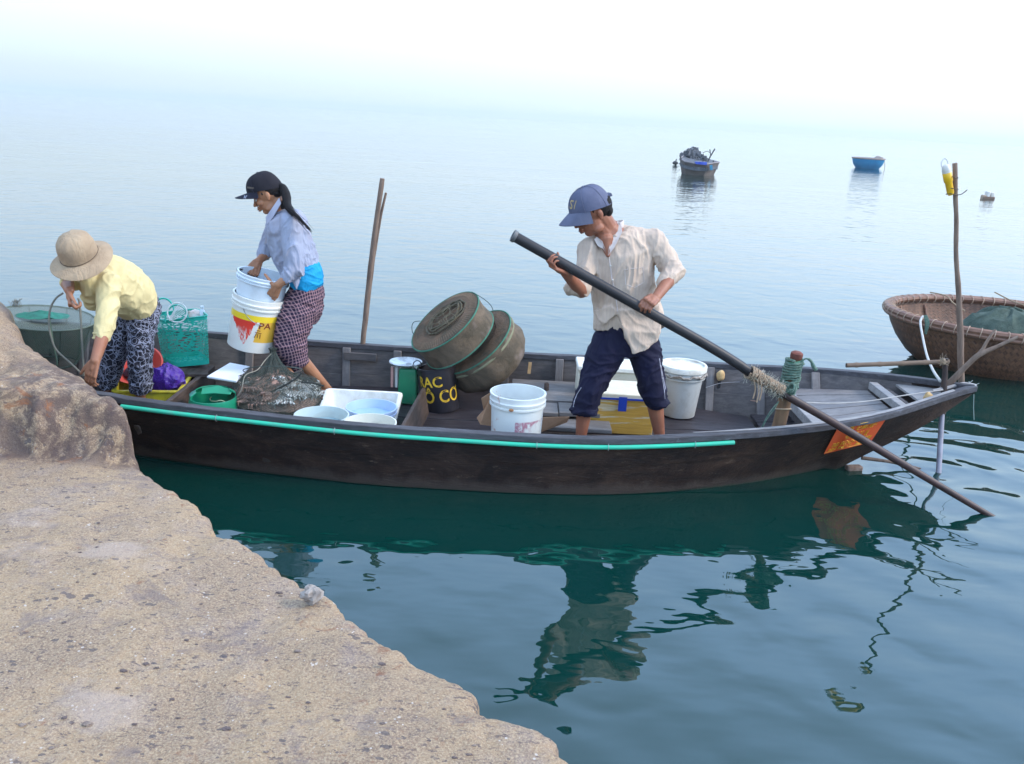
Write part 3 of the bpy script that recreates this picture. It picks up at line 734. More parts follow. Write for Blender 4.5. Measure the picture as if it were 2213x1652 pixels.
# white foam sheet, foam scrap, foam boxes
FOAM = mat('foam', (.80, .78, .72), (.74, .72, .66), .85, 20, bump=.5, bscale=160, grime=.35, gcol=(.50, .45, .36), gsc=9)
FOAMY = mat('old_foam', (.72, .67, .54), (.66, .61, .48), .85, 12, bump=.5, bscale=160, grime=.4, gcol=(.46, .38, .26), gsc=7)
mb = MB(); z = .285; mb.slab([W(447, 818, z=z), W(511, 828, z=z), W(540, 796, z=z), W(497, 788, z=z)], (0, 0, .014))
tag(mb.build('foam_sheet', mat('smooth_white_sheet', (.80, .80, .84), (.77, .77, .81), .5, 4), bevel=.004, loc=W(490, 805, z=z)), 'flat white sheet lying level beside the green can', 'sheet')
c = W(470, 893, z=.22); mb = MB()
mb.lathe(c-Vector((0, 0, .06)), [(.001, 0), (.05, 0), (.062, .03), (.058, .06), (.046, .062), (.042, .02), (.001, .015)], 20, (-.25, -.1, 1), sx=1, sy=.8)
tag(mb.build('foam_bowl', FOAM, loc=c-Vector((0, 0, .06))), 'small broken white foam bowl left of the net bag', 'bowl')
bl = W(706, 838, z=.34); br = W(873, 836, z=.34)
def openbox(t, x0, x1, y0, y1, z0, zb, zf, th, m, nm='wall'):
    for nm_, q in (('back_wall', ((x0, y1-th, z0), (x1, y1-th, z0), (x1, y1-th, zb), (x0, y1-th, zb), (0, th, 0))), ('front_wall', ((x0, y0, z0), (x1, y0, z0), (x1, y0, zf), (x0, y0, zf), (0, th, 0)))):
        mb = MB(); mb.slab(q[:4], q[4]); mb.build(nm_, m, t, bevel=.005)
    for x in (x0, x1-th):
        mb = MB(); mb.slab([(x, y0+th, z0), (x, y1-th, z0), (x, y1-th, zb), (x, y0+th, zf)], (th, 0, 0)); mb.build('side_wall', m, t, bevel=.004)
    mb = MB(); mb.slab([(x0+th, y0+th, z0), (x1-th, y0+th, z0), (x1-th, y1-th, z0), (x0+th, y1-th, z0)], (0, 0, th)); mb.build('base', m, t)
t = thing('foam_box', (bl.x+.24, 5.15, FZ), 'open white foam box with a tall back wall, left of the brown bulkhead', 'foam box', 'foam boxes in the wooden boat')
FOAM_L = FOAM
def rrect(x0, x1, y0, y1, zf, zb, r=.03, n=10):
    out = []
    for cx, cy, a0 in ((x1-r, y1-r, 0), (x0+r, y1-r, 90), (x0+r, y0+r, 180), (x1-r, y0+r, 270)):
        for k in range(n):
            a = R_(a0+90*k/(n-1)); x, y = cx+r*math.cos(a), cy+r*math.sin(a); f = (y-y0)/(y1-y0); out.append(Vector((x, y, zf+(zb-zf)*min(1, max(0, f*2.2-.4)))))
    return out
bl, br = W(705, 838, Y=5.34), W(872, 836, Y=5.34); X0_, X1_, Y0_, Y1_ = bl.x, br.x, 4.955, 5.34
rs = [rrect(X0_+.03, X1_-.03, Y0_+.03, Y1_-.02, FZ+.003, FZ+.003), rrect(X0_, X1_, Y0_, Y1_, .13, bl.z-.018), rrect(X0_+.003, X1_-.003, Y0_+.003, Y1_-.003, .14, bl.z-.004), rrect(X0_+.010, X1_-.010, Y0_+.010, Y1_-.010, .143, bl.z), rrect(X0_+.026, X1_-.026, Y0_+.026, Y1_-.026, .140, bl.z-.004), rrect(X0_+.055, X1_-.055, Y0_+.045, Y1_-.045, FZ+.03, FZ+.03)]
mb = MB(); mb.rings(rs); mb.build('body', FOAM, t)
# foam box bound with yellow tape
a = W(1266, 852, z=.345); b = W(1416, 852, z=.345); y0 = (a.y+b.y)/2; x0, x1 = a.x, b.x; D = .30
t = thing('foam_box', ((x0+x1)/2, y0+D/2, FZ), 'foam box bound in yellow tape with a blue strip, between the legs of the rower', 'foam box', 'foam boxes in the wooden boat')
TAPE = NT('yellow_tape'); v = TAPE.coord((1, 1, 9), (0, .06, 0)); c = TAPE.mix(TAPE.ramp(TAPE.noise(v, 3.2, 4, .6, .6), [(.56, 0.), (.60, 1.)]), (.62, .36, .07), (.66, .58, .40))
c = TAPE.mix(TAPE.ramp(TAPE.noise(TAPE.coord((1, 1, 14), (0, -.1, 0)), 4, 5, .6, .4), [(.35, .6), (.6, 0.)]), c, (.42, .22, .04)); TAPE.bsdf(c, .3, .5, 0, TAPE.bump(TAPE.noise(v, 9, 4), .5, .004))
mb = MB(); mb.box(((x0+x1)/2, y0+D/2, (FZ+.31)/2+.002), (x1-x0, D, .31-FZ-.004), tx=.0); mb.build('body', TAPE.m, t, bevel=.008)
mb = MB(); mb.box(((x0+x1)/2, y0+D/2, .328), (x1-x0+.012, D+.012, .034)); mb.build('lid', FOAMY, t, bevel=.006)
BLUET = mat('blue_tape', (.02, .06, .42), (.015, .05, .34), .35, 10)
mb = MB(); mb.box(((x0+x1)/2, y0-.0075, .314), (x1-x0+.013, .003, .012)); mb.build('tape_line', BLUET, t)
s = W(1344, 850, z=.33); mb = MB(); mb.box((s.x, y0-.0115, .283), (.052, .003, .092)); mb.build('tape_strip', BLUET, t)
# second foam box behind it
a = W(1252, 800, z=.41); b = W(1392, 800, z=.41); y1 = 5.60
t = thing('foam_box', ((a.x+b.x)/2+.02, y1+.1, FZ), 'plain old yellowed foam box standing behind the yellow taped one', 'foam box', 'foam boxes in the wooden boat')
mb = MB(); mb.box(((a.x+b.x)/2+.02, y1+.115, (FZ+.37)/2+.004), (b.x-a.x+.03, .23, .37-FZ-.006)); mb.build('body', FOAMY, t, bevel=.012)
mb = MB(); mb.box(((a.x+b.x)/2+.02, y1+.112, .387), (b.x-a.x+.045, .25, .034)); mb.build('lid', FOAM, t, bevel=.008)
# cardboard
CARD = mat('cardboard', (.42, .25, .15), (.34, .19, .11), .9, 12, bump=.3)
for pts, z, lb in ((((1040, 862), (1064, 848), (1066, 925), (1038, 918), (1030, 905), (1045, 890)), None, 'crumpled brown cardboard scrap left of the open white bucket'), (((1160, 903), (1231, 903), (1226, 916), (1160, 938)), None, 'torn flat cardboard piece under the seat boards right of the open white bucket')):
    mb = MB(); P = [W(x, y, Y=4.98 if x > 1100 else 4.86)+Vector((0, .012*((i*7) % 3), 0)) for i, (x, y) in enumerate(pts)]; mb.slab(P, (0, .006, .001))
    tag(mb.build('cardboard', CARD, smooth=False, loc=P[0]), lb, 'cardboard', 'cardboard scraps in the boat')
# green cut-open can
c = W(458, 870, z=.20); base = Vector((c.x, c.y+.02, FZ)); R = 50*pxm(c)
GRN = plastic('green_plastic', (.01, .30, .16), (.01, .24, .13), .35, .15, (.05, .2, .12))
t = thing('plastic_can', base, 'bright green plastic can with its top cut open, left of the net bag', 'can')
mb = MB(); mb.lathe(base, [(.001, 0), (R*.94, 0), (R, .02), (R, .135), (R*.97, .155), (R*.93, .155), (R*.96, .13), (R*.96, .01), (.001, .01)], 32, (0, 0, 1)); mb.build('body', GRN, t)
mb = MB(); rs = []
for a in np.linspace(.1*math.pi, 1.22*math.pi, 24): # domed shoulder left round the back
    d = Vector((math.cos(a), math.sin(a), 0)); rs.append([base+d*R*.985+Vector((0, 0, .14)), base+d*R*.95+Vector((0, 0, .175)), base+d*R*.70+Vector((0, 0, .198)), base+d*R*.69+Vector((0, 0, .193)), base+d*R*.93+Vector((0, 0, .170))])
mb.rings(rs); mb.build('shoulder', GRN, t)
mb = MB(); p = [base+Vector((R*x, R*y, z)) for x, y, z in ((-.55, .3, .19), (.1, .5, .20), (.75, .35, .185), (.72, .15, .165), (.0, .1, .17), (-.5, -.05, .165))]; mb.slab(p, (0, 0, .006)); mb.build('cut_flap', GRN, t, bevel=.002)
# kitchen scale
pan = W(877, 782, Y=5.62); R = 36*pxm(pan)
t = thing('weighing_scale', (pan.x, pan.y, FZ), 'green spring scale with a round white enamel pan, left of the black bin', 'scale')
mb = MB(); mb.lathe(pan, [(R, .0), (R*.98, .004), (R*.7, -.012), (.001, -.016), (.001, -.020), (R*.7, -.017), (R*.99, -.004)], 40); mb.build('pan', mat('white_enamel', (.72, .76, .78), (.66, .70, .74), .2, 6, grime=.5, gcol=(.08, .09, .12), gsc=14), t)
mb = MB(); mb.box((pan.x+.02, pan.y, (FZ+pan.z-.03)/2), (.115, .12, pan.z-.03-FZ-.01), tx=-.01); mb.build('body', plastic('scale_green', (.02, .22, .10), (.015, .16, .08), .35, .2), t, bevel=.012)
mb = MB(); mb.lathe((pan.x+.02, pan.y, pan.z-.035), [(.02, 0), (.02, .022)], 12, cap=True); mb.build('stem', WIRE, t)
for dx, cc in ((-.085, (.55, .30, .26)), (-.055, (.55, .55, .52))):
    mb = MB(); mb.box((pan.x+dx, pan.y-.03, pan.z-.10), (.016, .03, .14)); mb.build('dial_trim', mat('trim', cc, None, .4), t, bevel=.002)
# black bin
bt = W(956, 884, z=FZ); tp = W(944, 791, Y=bt.y+.015); ax = (tp-bt).normalized(); R = 39.5*pxm(tp); H = (tp-bt).length
BLK = mat('black_plastic', (.012, .011, .016), (.02, .018, .024), .42, 8, bump=.15, bscale=30, spec=.45)
t = thing('waste_bin', bt, 'black plastic bin with yellow painted words, standing in front of the round traps', 'bin')
mb = MB(); mb.lathe(bt, [(.001, 0), (R*.98, 0), (R*1.0, .02), (R*1.0, H*.96), (R*1.03, H*.97), (R*1.03, H), (R*.98, H), (R*.95, H*.9), (R*.93, .01), (.001, .01)], 44, ax); mb.build('body', BLK, t)
d0 = (-Vector((0, 1, 0))+ax*(ax.y)).normalized(); e0 = ax.cross(d0); e0 = e0 if e0.x > 0 else -e0
for txt, a0, a1, z0, z1 in (('RAC', -1.22, .30, H*.60, H*.84), ('VÔ CƠ', -1.38, 1.20, H*.24, H*.60)):
    uv, fs = text_mesh(txt); mb = MB(); mb.add([bt+ax*(z0+(z1-z0)*q)+(d0*math.cos(a0+(a1-a0)*p)+e0*math.sin(a0+(a1-a0)*p))*(R+.0015) for p, q in uv], fs)
    mb.build('lettering', mat('yellow_letters', (.78, .50, .03), (.60, .36, .02), .55, 40), t, smooth=False)
mb = MB(); cc = tp-CRr*R*1.05-Vector((0, .02, -.01)); mb.tube([cc+CRr*.028*math.cos(a)+CRu*.030*math.sin(a)+CRb*.008*math.sin(2*a) for a in np.linspace(-.3, 4.9, 20)], .0035, 6); mb.build('handle', BLK, t)

# ---------------------------------------------------------------- nets
def net_mat(name, col, scale, thr, back=None, gap_fill=0):
    """knotted netting: diamond mesh with real openings"""
    t = NT(name); a = []
    uv = t.n('ShaderNodeUVMap'); mp = t.n('ShaderNodeMapping'); t.l(uv.outputs[0], mp.inputs[0]); mp.inputs['Scale'].default_value = (scale, scale, 1)
    x = t.n('ShaderNodeSeparateXYZ'); t.l(mp.outputs[0], x.inputs[0])
    for op in ('ADD', 'SUBTRACT'):
        q = t.math(op, x.outputs['X'], x.outputs['Y']); f = t.math('ABSOLUTE', t.math('SUBTRACT', t.math('FRACT', q), .5)); a.append(t.math('GREATER_THAN', f, .5-thr))
    k = t.math('MAXIMUM', a[0], a[1])
    if gap_fill: k = t.math('MAXIMUM', k, gap_fill)
    p = t.bsdf(col, .7, .3); tr = t.n('ShaderNodeBsdfTransparent'); mx = t.n('ShaderNodeMixShader')
    t.l(k, mx.inputs[0]); t.l(tr.outputs[0], mx.inputs[1]); t.l(p.outputs[0], mx.inputs[2]); t.l(mx.outputs[0], t.out.inputs[0])
    return t.m
def uvgrid(o, nu, nv, su=1, sv=1):
    """uv by vertex index for a mesh made by rings(): nv rings of nu points"""
    me = o.data; uvl = me.uv_layers.new(name='UVMap')
    for p in me.polygons:
        js = [me.loops[l].vertex_index % nu for l in p.loop_indices]; wrap = max(js)-min(js) > nu/2
        for l, j in zip(p.loop_indices, js):
            i = me.loops[l].vertex_index//nu; jj = j+nu if wrap and j < nu/2 else j
            uvl.data[l].uv = (jj/nu*su, i/max(nv-1, 1)*sv)
NETM = net_mat('dark_green_net', (.085, .095, .075), 40, .095)
# net bag with the catch
nb = W(600, 868, z=.16); nb.z = FZ
t_net = thing('net_bag', (nb.x, nb.y, FZ), 'dark green net bag gathered at the top, bulging with crabs and silvery shells', 'net bag')
hw = 106*pxm(nb+Vector((0, 0, .1)))
neck = W(590, 757, Y=nb.y+.10)
rs = []; NU = 56
prof = ((.30, .005, 0), (.78, .01, 0), (.97, .06, 0), (1.0, .12, 0), (.95, .17, .02), (.86, .235, .05), (.72, .285, .10), (.50, .325, .24), (.30, .360, .48), (.16, .42, .75), (.07, .50, .95), (.05, .54, 1), (.08, .565, 1))
for i, (r, z, f) in enumerate(prof):
    row = []
    for j in range(NU):
        a = 2*math.pi*j/NU; d = Vector((math.cos(a)*hw, math.sin(a)*.24, 0))
        k = r*(1+.06*math.sin(a*5+i)+.07*mn.noise(Vector((math.cos(a)*2, math.sin(a)*2, i*.4))))
        if i > 6: k *= 1+.22*math.sin(a*7+i*.3)
        c = Vector((nb.x, nb.y, FZ)).lerp(Vector((neck.x, neck.y, FZ)), f); zt = neck.z-FZ+.01
        row.append(c+d*k+Vector((0, 0, z/.565*zt if i > 6 else z*min(1, zt/.5))))
    rs.append(row)
mb = MB(); mb.rings(rs, cap=False); o = mb.build('netting', NETM, t_net, smooth=True); uvgrid(o, NU, len(prof), 2.2, 1.0)
FOLD = mat('net_fold', (.06, .075, .065), None, .8)
mb = MB(); rgf = random.Random(21)
for k in range(60):
    j = rgf.randrange(NU); i1 = rgf.randint(3, 8); P = []
    for i in range(i1, len(prof)):
        q = rs[i][(j+int((i-i1)*rgf.choice((0, 0, 1))) % NU) % NU]; c0 = Vector((nb.x, nb.y, q.z)); P.append(c0+(q-c0)*1.012+Vector((0, 0, .003)))
    mb.tube(smooth_pts(P, 3), .0016, 4)
tag(mb.build('mesh_folds', FOLD, t_net), kind='stuff')
ROPE_B = mat('black_braid', (.012, .014, .014), (.03, .035, .03), .8, 60, bump=.8)
def braid(pts, r, m, parent, nm='rope', k=8, name_loc=None, twist=1):
    P = smooth_pts(pts, k); mb = MB()
    rr = [r*(1+.28*(i % 2)) for i in range(len(P))]
    mb.tube(P, rr, 7); return mb.build(nm, m, parent, loc=P[0] if not parent else None)
for pts in (((497, 876), (520, 870), (567, 855), (610, 836), (640, 818), (652, 806)), ((578, 904), (605, 902), (635, 897), (683, 877), (698, 862)), ((651, 827), (675, 828), (700, 835))):
    P = [W(x, y, Y=nb.y-.17+.0012*abs(x-600)) for x, y in pts]; braid(P, .005, ROPE_B, t_net, 'rope_edge')
mb = MB(); P = [W(590+65*math.cos(a), 801+9*math.sin(a), Y=nb.y+.02-.10*math.sin(a)*-1) for a in np.linspace(0, 2*math.pi, 30)[:-1]]; mb.tube(P, .003, 6, closed=True); mb.build('wire_hoop', mat('dark_wire', (.06, .08, .07), None, .5), t_net)
P = smooth_pts([W(586, 765, Y=nb.y), W(572, 780, Y=nb.y-.02), W(556, 800, Y=nb.y-.1), W(530, 812, Y=nb.y-.16), W(522, 842, Y=nb.y-.2), W(512, 858, Y=nb.y-.2)], 6); mb = MB(); mb.tube(P, .003, 6); mb.build('cord', mat('cord', (.30, .28, .22), None, .8), t_net)
P = smooth_pts([W(498, 874, Y=nb.y-.18), W(478, 866, Y=nb.y-.2), W(466, 868, Y=nb.y-.2), W(455, 866, Y=nb.y-.14), W(458, 858, Y=nb.y-.05), W(490, 845, Y=nb.y)], 6); mb = MB(); mb.tube(P, .0035, 6); mb.build('cord', mat('cord_green', (.34, .40, .26), None, .8), t_net)
# the catch: crabs one by one, on a heap of small ones
CR_R = mat('crab_shell', (.42, .25, .19), (.20, .13, .10), .5, 40, bump=.4, bscale=120)
CR_S = NT('striped_shell'); v = CR_S.coord((1, 1, 1)); wv = CR_S.n('ShaderNodeTexWave'); CR_S.l(v, wv.inputs[0]); wv.inputs['Scale'].default_value = 26; wv.inputs['Distortion'].default_value = 5; wv.inputs['Detail'].default_value = 3
CR_S.bsdf(CR_S.mix(CR_S.ramp(wv.outputs['Fac'], [(.30, 0.), (.7, 1.)]), (.62, .62, .56), (.20, .18, .16)), .3, .5); CR_S = CR_S.m
def heap(x, y):
    u = (x-nb.x)/hw; v_ = (y-nb.y)/.22; r2 = u*u+v_*v_
    return FZ+.02+.215*max(0, 1-r2)**.6
def crab_mesh(sz, seed):
    rg = random.Random(seed); mb = MB(); mb.ell((0, 0, 0), (.048*sz, .036*sz, .018*sz), n=12, m=7)
    for s_ in (-1, 1):
        for k in range(4):
            a = R_(-35+k*28); d = Vector((s_*math.cos(a), math.sin(a), 0)); p = d*.036*sz; q = d*.058*sz+Vector((0, 0, .004*sz)); e = d*.060*sz+Vector((0, 0, -.022*sz)); mb.chain([p, q, e], [.0045*sz, .0035*sz, .0015*sz], 6)
        p = Vector((s_*.028*sz, .024*sz, 0)); q = p+Vector((s_*.018*sz, .024*sz, .004*sz)); e = q+Vector((-s_*.014*sz, .022*sz, 0)); mb.chain([p, q], [.006*sz, .008*sz], 7); mb.chain([q, e], [.010*sz, .003*sz], 7)
    return mb
protos = {}
def crab(x, y, z, sz, m, seed, label):
    key = (m.name, seed % 3)
    if key not in protos:
        o = crab_mesh(1, seed % 3).build('crab', m, loc=(0, 0, 0)); protos[key] = o
    else:
        o = protos[key].copy(); COL.objects.link(o)
    o.location = (x, y, z); o.scale = (sz,)*3; rg = random.Random(seed)
    o.rotation_euler = (rg.uniform(-.5, .5), rg.uniform(-.4, .4), rg.uniform(0, 6.28))
    return tag(o, label, 'crab', 'crabs in the net bag')
rg = random.Random(11)
for i in range(64):
    a = rg.uniform(0, 6.28); r = math.sqrt(rg.random())*.92; x = nb.x+hw*r*math.cos(a)*.9; y = nb.y+.20*r*math.sin(a)
    silver = x > nb.x+.03 if rg.random() < .8 else rg.random() < .5
    crab(x, y, heap(x, y)-.004, rg.uniform(.8, 1.15), CR_S if silver else CR_R, i, 'silvery striped crab among the catch inside the net bag' if silver else 'reddish brown crab among the catch inside the net bag')
mb = MB(); rs = []
for k in range(12):
    f = k/11; rs.append([Vector((nb.x+hw*.9*math.cos(a)*(1-f*.99), nb.y+.20*math.sin(a)*(1-f*.99), heap(nb.x+hw*.9*math.cos(a)*(1-f*.99), nb.y+.20*math.sin(a)*(1-f*.99))-.012+.012*mn.noise(Vector((math.cos(a)*6*(1-f), math.sin(a)*6*(1-f), 1))))) for a in np.linspace(0, 2*math.pi, 41)[:-1]])
mb.rings(rs); tag(mb.build('small_catch', mat('small_catch', (.46, .28, .20), (.20, .14, .11), .5, 60, bump=1, bscale=80, bdist=.01), loc=(nb.x, nb.y, FZ)), 'brown mass of small catch under the crabs in the net bag', 'catch', kind='stuff')

# round traps
def trap_mats():
    t = NT('trap_lid_net'); v = t.coord()
    c = t.mix(t.ramp(t.noise(v, 9, 5, .7, .5), [(.35, 0.), (.65, 1.)]), (.20, .12, .075), (.085, .07, .048))
    t.bsdf(c, .85, .2, 0, t.bump(t.noise(v, 90, 3, .6), .8, .01)); a = t.m
    t = NT('trap_side_net'); v = t.coord()
    c = t.mix(t.ramp(t.noise(v, 6, 5, .7, .8), [(.35, 0.), (.62, 1.)]), (.17, .125, .085), (.08, .065, .045))
    c = t.mix(t.ramp(t.noise(v, 4, 3, .6), [(.62, 0.), (.72, .7)]), c, (.24, .19, .17))
    t.bsdf(c, .8, .25, 0, t.bump(t.noise(v, 25, 5, .65), .8, .012)); return a, t.m
LIDN, SIDN = trap_mats()
GROPE = mat('green_edge_rope', (.045, .15, .10), (.07, .20, .13), .8, 60, bump=.6)
nrm = (CRb*.51+(CRr*-.64+CRu*.768)*.86).normalized()
mj = (CRr*.768+CRu*.64).normalized(); mi = nrm.cross(mj).normalized()
def D4(cx, cy): return ((960+cx/3.5913)/1.1713, (680+cy/3.5913)/1.1713)
def trap(c, R, h, label, sag, lidded, seed):
    t = thing('round_trap', c-Vector((0, 0, .1)), label, 'trap', 'round net traps piled on the far side of the boat')
    n = 64; rs = []
    secs = ((1.0, 0), (1.0, .15), (.985, .5), (1.0, .85), (1.01, 1)) if not sag else ((1.0, 0), (1.02, .12), (1.0, .3), (1.04, .5), (1.0, .7), (.86, .88), (.62, 1.0), (.3, 1.04))
    for r, f in secs:
        rs.append([c-nrm*h*f+(mj*math.cos(a)+mi*math.sin(a))*R*r*(1+(.012+.02*sag)*mn.noise(Vector((math.cos(a)*4, math.sin(a)*4, f*3+seed)))) for a in np.linspace(0, 2*math.pi, n+1)[:-1]])
    mb = MB(); mb.rings(rs, cap=True); mb.build('side_net', SIDN, t)
    rs = []
    for k in range(15):
        f = 1-k/14.5
        rs.append([c+nrm*(.004+.012*math.sin(f*3.1)+.007*mn.noise(Vector((f*5, math.cos(a)*3, math.sin(a)*3+seed)))+(-.02 if f < .62 else 0))+(mj*math.cos(a)+mi*math.sin(a))*R*f*.985 for a in np.linspace(0, 2*math.pi, n+1)[:-1]])
    mb = MB(); mb.rings(rs); mb.build('lid_net', LIDN, t)
    for f in (0, 1):
        if f and sag: continue
        mb = MB(); mb.tube([c-nrm*h*f+(mj*math.cos(a)+mi*math.sin(a))*R*1.008 for a in np.linspace(0, 2*math.pi, 81)[:-1]], .0055, 6, closed=True); mb.build('hoop', GROPE, t)
    return t
c1 = W(*D4(597, 480), Y=5.60); R1 = 88*pxm(c1)
c2 = W(*D4(865, 665), Y=5.72); R2 = 90*pxm(c2)
t2 = trap(c2, R2*1.03, .27, 'saggy brown net trap lying under the green rimmed one', 1, 0, 4)
P = [c2-nrm*.035+(mj*math.cos(a)+mi*math.sin(a))*R2*1.02 for a in np.linspace(0, 2*math.pi, 81)[:-1]]
mb = MB(); mb.tube(P, .011, 8, closed=True); mb.build('hoop', mat('pale_band', (.26, .24, .15), (.16, .18, .11), .85, 30, bump=.6), t2)
t1 = trap(c1, R1, .165, 'green rimmed brown round net trap on top, with coiled cord on its lid', 0, 1, 1)
# fringe of stitches, coil and cords on the lid
mb = MB()
for k in range(90):
    a = 2*math.pi*k/90; d = mj*math.cos(a)+mi*math.sin(a); mb.tube([c1+d*R1*.96+nrm*.008, c1+d*R1*.80+nrm*.021], .0011, 4)
o = mb.build('stitching', mat('pale_twine', (.30, .22, .15), None, .9), t1); tag(o, kind='stuff')
for k, (rr_, ex, zz) in enumerate(((.58, .8, .018), (.5, .7, .022), (.44, .75, .027))):
    mb = MB(); P = [c1+(mj*(math.cos(a)*rr_+.08)+mi*math.sin(a)*rr_*ex)*R1*(1+.10*mn.noise(Vector((math.cos(a)*3, math.sin(a)*3, k*2.))))+nrm*(zz+.006*math.sin(a*3+k)) for a in np.linspace(0, 2*math.pi, 49)[:-1]]
    mb.tube(P, .0065, 6, closed=True); mb.build('coil', mat('dark_twine', (.07, .065, .04), (.14, .11, .07), .9, 50, bump=.8), t1)
rg = random.Random(5)
TW = mat('loose_twine', (.20, .17, .11), None, .9)
for k in range(9):
    a = rg.uniform(0, 6.3); b_ = a+rg.uniform(1.5, 3.5); P = [c1+(mj*math.cos(q)+mi*math.sin(q))*R1*rg.uniform(.05, .55)+nrm*rg.uniform(.02, .04) for q in np.linspace(a, b_, 5)]
    mb = MB(); mb.tube(smooth_pts(P, 5), .0018, 5); mb.build('cord', TW, t1)
WG = mat('dark_green_wire', (.03, .06, .055), None, .5)
for P in (((838, 212), (940, 270), (1010, 330), (1035, 380)), ((375, 478), (320, 485), (298, 520), (300, 570), (312, 600))):
    mb = MB(); mb.tube(smooth_pts([W(*D4(*p), Y=5.60) for p in P], 5), .0025, 6); mb.build('wire_loop', WG, t1)

# large trap at the bow
c = W(95, 687, Y=5.42); R = 101*pxm(c)
t = thing('round_trap', (c.x, c.y, c.z-.3), 'wide green round net trap on the bow beside the woman in the yellow shirt', 'trap', 'round net traps')
BN = net_mat('bow_trap_net', (.07, .12, .10), 60, .10, gap_fill=.15)
rs = []
for r, z in ((.55, -.29), (.72, -.22), (.84, -.14), (.93, -.07), (1, 0)):
    rs.append([c+Vector((math.cos(a)*R*r, math.sin(a)*R*r, z+(.035*math.cos(a)*-1)*(1 if z > -.1 else .6))) for a in np.linspace(0, 2*math.pi, 65)[:-1]])
mb = MB(); mb.rings(rs, cap=False); o = mb.build('side_net', BN, t); uvgrid(o, 64, 5, 2.2, .35)
rs = []
for k in range(8):
    f = 1-k/7.3; rs.append([c+Vector((math.cos(a)*R*f, math.sin(a)*R*f, -.035*math.cos(a)*f+.004-.035*(1-f)+.006*mn.noise(Vector((f*4, a, 0))))) for a in np.linspace(0, 2*math.pi, 65)[:-1]])
mb = MB(); mb.rings(rs, cap=False); o = mb.build('lid_net', net_mat('bow_lid_net', (.17, .20, .165), 70, .11, gap_fill=.12), t); uvgrid(o, 64, 8, 2.2, .5)
mb = MB(); mb.tube([c+Vector((math.cos(a)*R, math.sin(a)*R, -.035*math.cos(a))) for a in np.linspace(0, 2*math.pi, 65)[:-1]], .006, 6, closed=True); mb.build('hoop', mat('grey_green_hoop', (.12, .16, .13), None, .8, 30, bump=.6), t)
mb = MB(); mb.tube([c+Vector((math.cos(a)*R*.55, math.sin(a)*R*.55, -.30)) for a in np.linspace(0, 2*math.pi, 49)[:-1]], .006, 6, closed=True); mb.build('hoop', WG, t)
for a in np.linspace(0, 2*math.pi, 9)[:-1]:
    mb = MB(); d = Vector((math.cos(a), math.sin(a), 0)); mb.tube([c+d*R*.99+Vector((0, 0, -.035*math.cos(a))), c+d*R*.84+Vector((0, 0, -.15)), c+d*R*.56+Vector((0, 0, -.29))], .003, 5); mb.build('wire_rib', WG, t)
rs = []
for k in range(6):
    f = 1-k/5.5; rs.append([c+Vector((-.02+math.cos(a)*.17*f, .02+math.sin(a)*.10*f, .008+.03*(1-f)+.012*mn.noise(Vector((f*6, math.cos(a)*3, math.sin(a)*3))))) for a in np.linspace(0, 2*math.pi, 33)[:-1]])
mb = MB(); mb.rings(rs); mb.build('green_netting', mat('bright_green_net', (.03, .21, .15), (.025, .13, .10), .85, 30, bump=1, bscale=120), t)
mb = MB(); p0 = W(33, 655, Y=5.55)
rg = random.Random(2)
for k in range(14): 
    a = p0+Vector((rg.uniform(-.03, .03), rg.uniform(-.01, .01), -.03)); mb.tube(smooth_pts([a, a+Vector((rg.uniform(-.02, .02), 0, .03)), a+Vector((rg.uniform(-.03, .03), 0, rg.uniform(.03, .06)))], 3), .0018, 4)
mb.build('knot_tuft', mat('tuft', (.20, .20, .17), None, .9), t)
# hoop held by the bending woman
HP = [(136, 634), (121, 645), (109, 667), (106, 700), (111, 730), (122, 757), (150, 783), (168, 800)]
P = smooth_pts([W(x, y, Y=4.62) for x, y in HP], 6); P2 = smooth_pts([W(x, y, Y=4.60) for x, y in ((168, 645), (172, 655), (175, 700), (178, 750), (181, 812))], 6)
t = thing('wire_hoop', P[-1], 'bent grey wire hoop held in the hand of the bending woman', 'hoop')
HM = mat('rubbed_wire', (.14, .15, .13), (.22, .20, .16), .6, 30)
mb = MB(); mb.tube(P+[W(181, 812, Y=4.60)]+P2[::-1], .0055, 8); mb.build('wire', HM, t)
P = smooth_pts([W(x, y, Y=4.66) for x, y in ((107, 690), (115, 740), (122, 775), (124, 790))], 5); mb = MB(); mb.tube(P, .004, 6); mb.build('cord', mat('green_cord', (.10, .16, .11), None, .8), t)

# green shopping basket
t = NT('perforated_green'); uvn = t.n('ShaderNodeUVMap'); mp = t.n('ShaderNodeMapping'); t.l(uvn.outputs[0], mp.inputs[0])
sp = t.n('ShaderNodeSeparateXYZ'); t.l(mp.outputs[0], sp.inputs[0])
vo = t.n('ShaderNodeTexVoronoi'); vo.feature = 'DISTANCE_TO_EDGE'; t.l(mp.outputs[0], vo.inputs[0]); vo.inputs['Scale'].default_value = 20
web = t.math('LESS_THAN', vo.outputs['Distance'], .10)
fx = t.math('ABSOLUTE', t.math('SUBTRACT', t.math('FRACT', t.math('MULTIPLY', sp.outputs['X'], 26)), .5)); fyy = t.math('ABSOLUTE', t.math('SUBTRACT', t.math('FRACT', t.math('MULTIPLY', sp.outputs['Y'], 18)), .5))
gridm = t.math('MAXIMUM', t.math('GREATER_THAN', fx, .36), t.math('GREATER_THAN', fyy, .36))
mid = t.math('LESS_THAN', t.math('ABSOLUTE', t.math('SUBTRACT', t.math('FRACT', sp.outputs['X']), .5)), .30)
k = t.math('ADD', t.math('MULTIPLY', mid, web), t.math('MULTIPLY', t.math('SUBTRACT', 1.0, mid), gridm))
sol = t.math('MAXIMUM', t.math('LESS_THAN', sp.outputs['Y'], .10), t.math('GREATER_THAN', sp.outputs['Y'], .93))
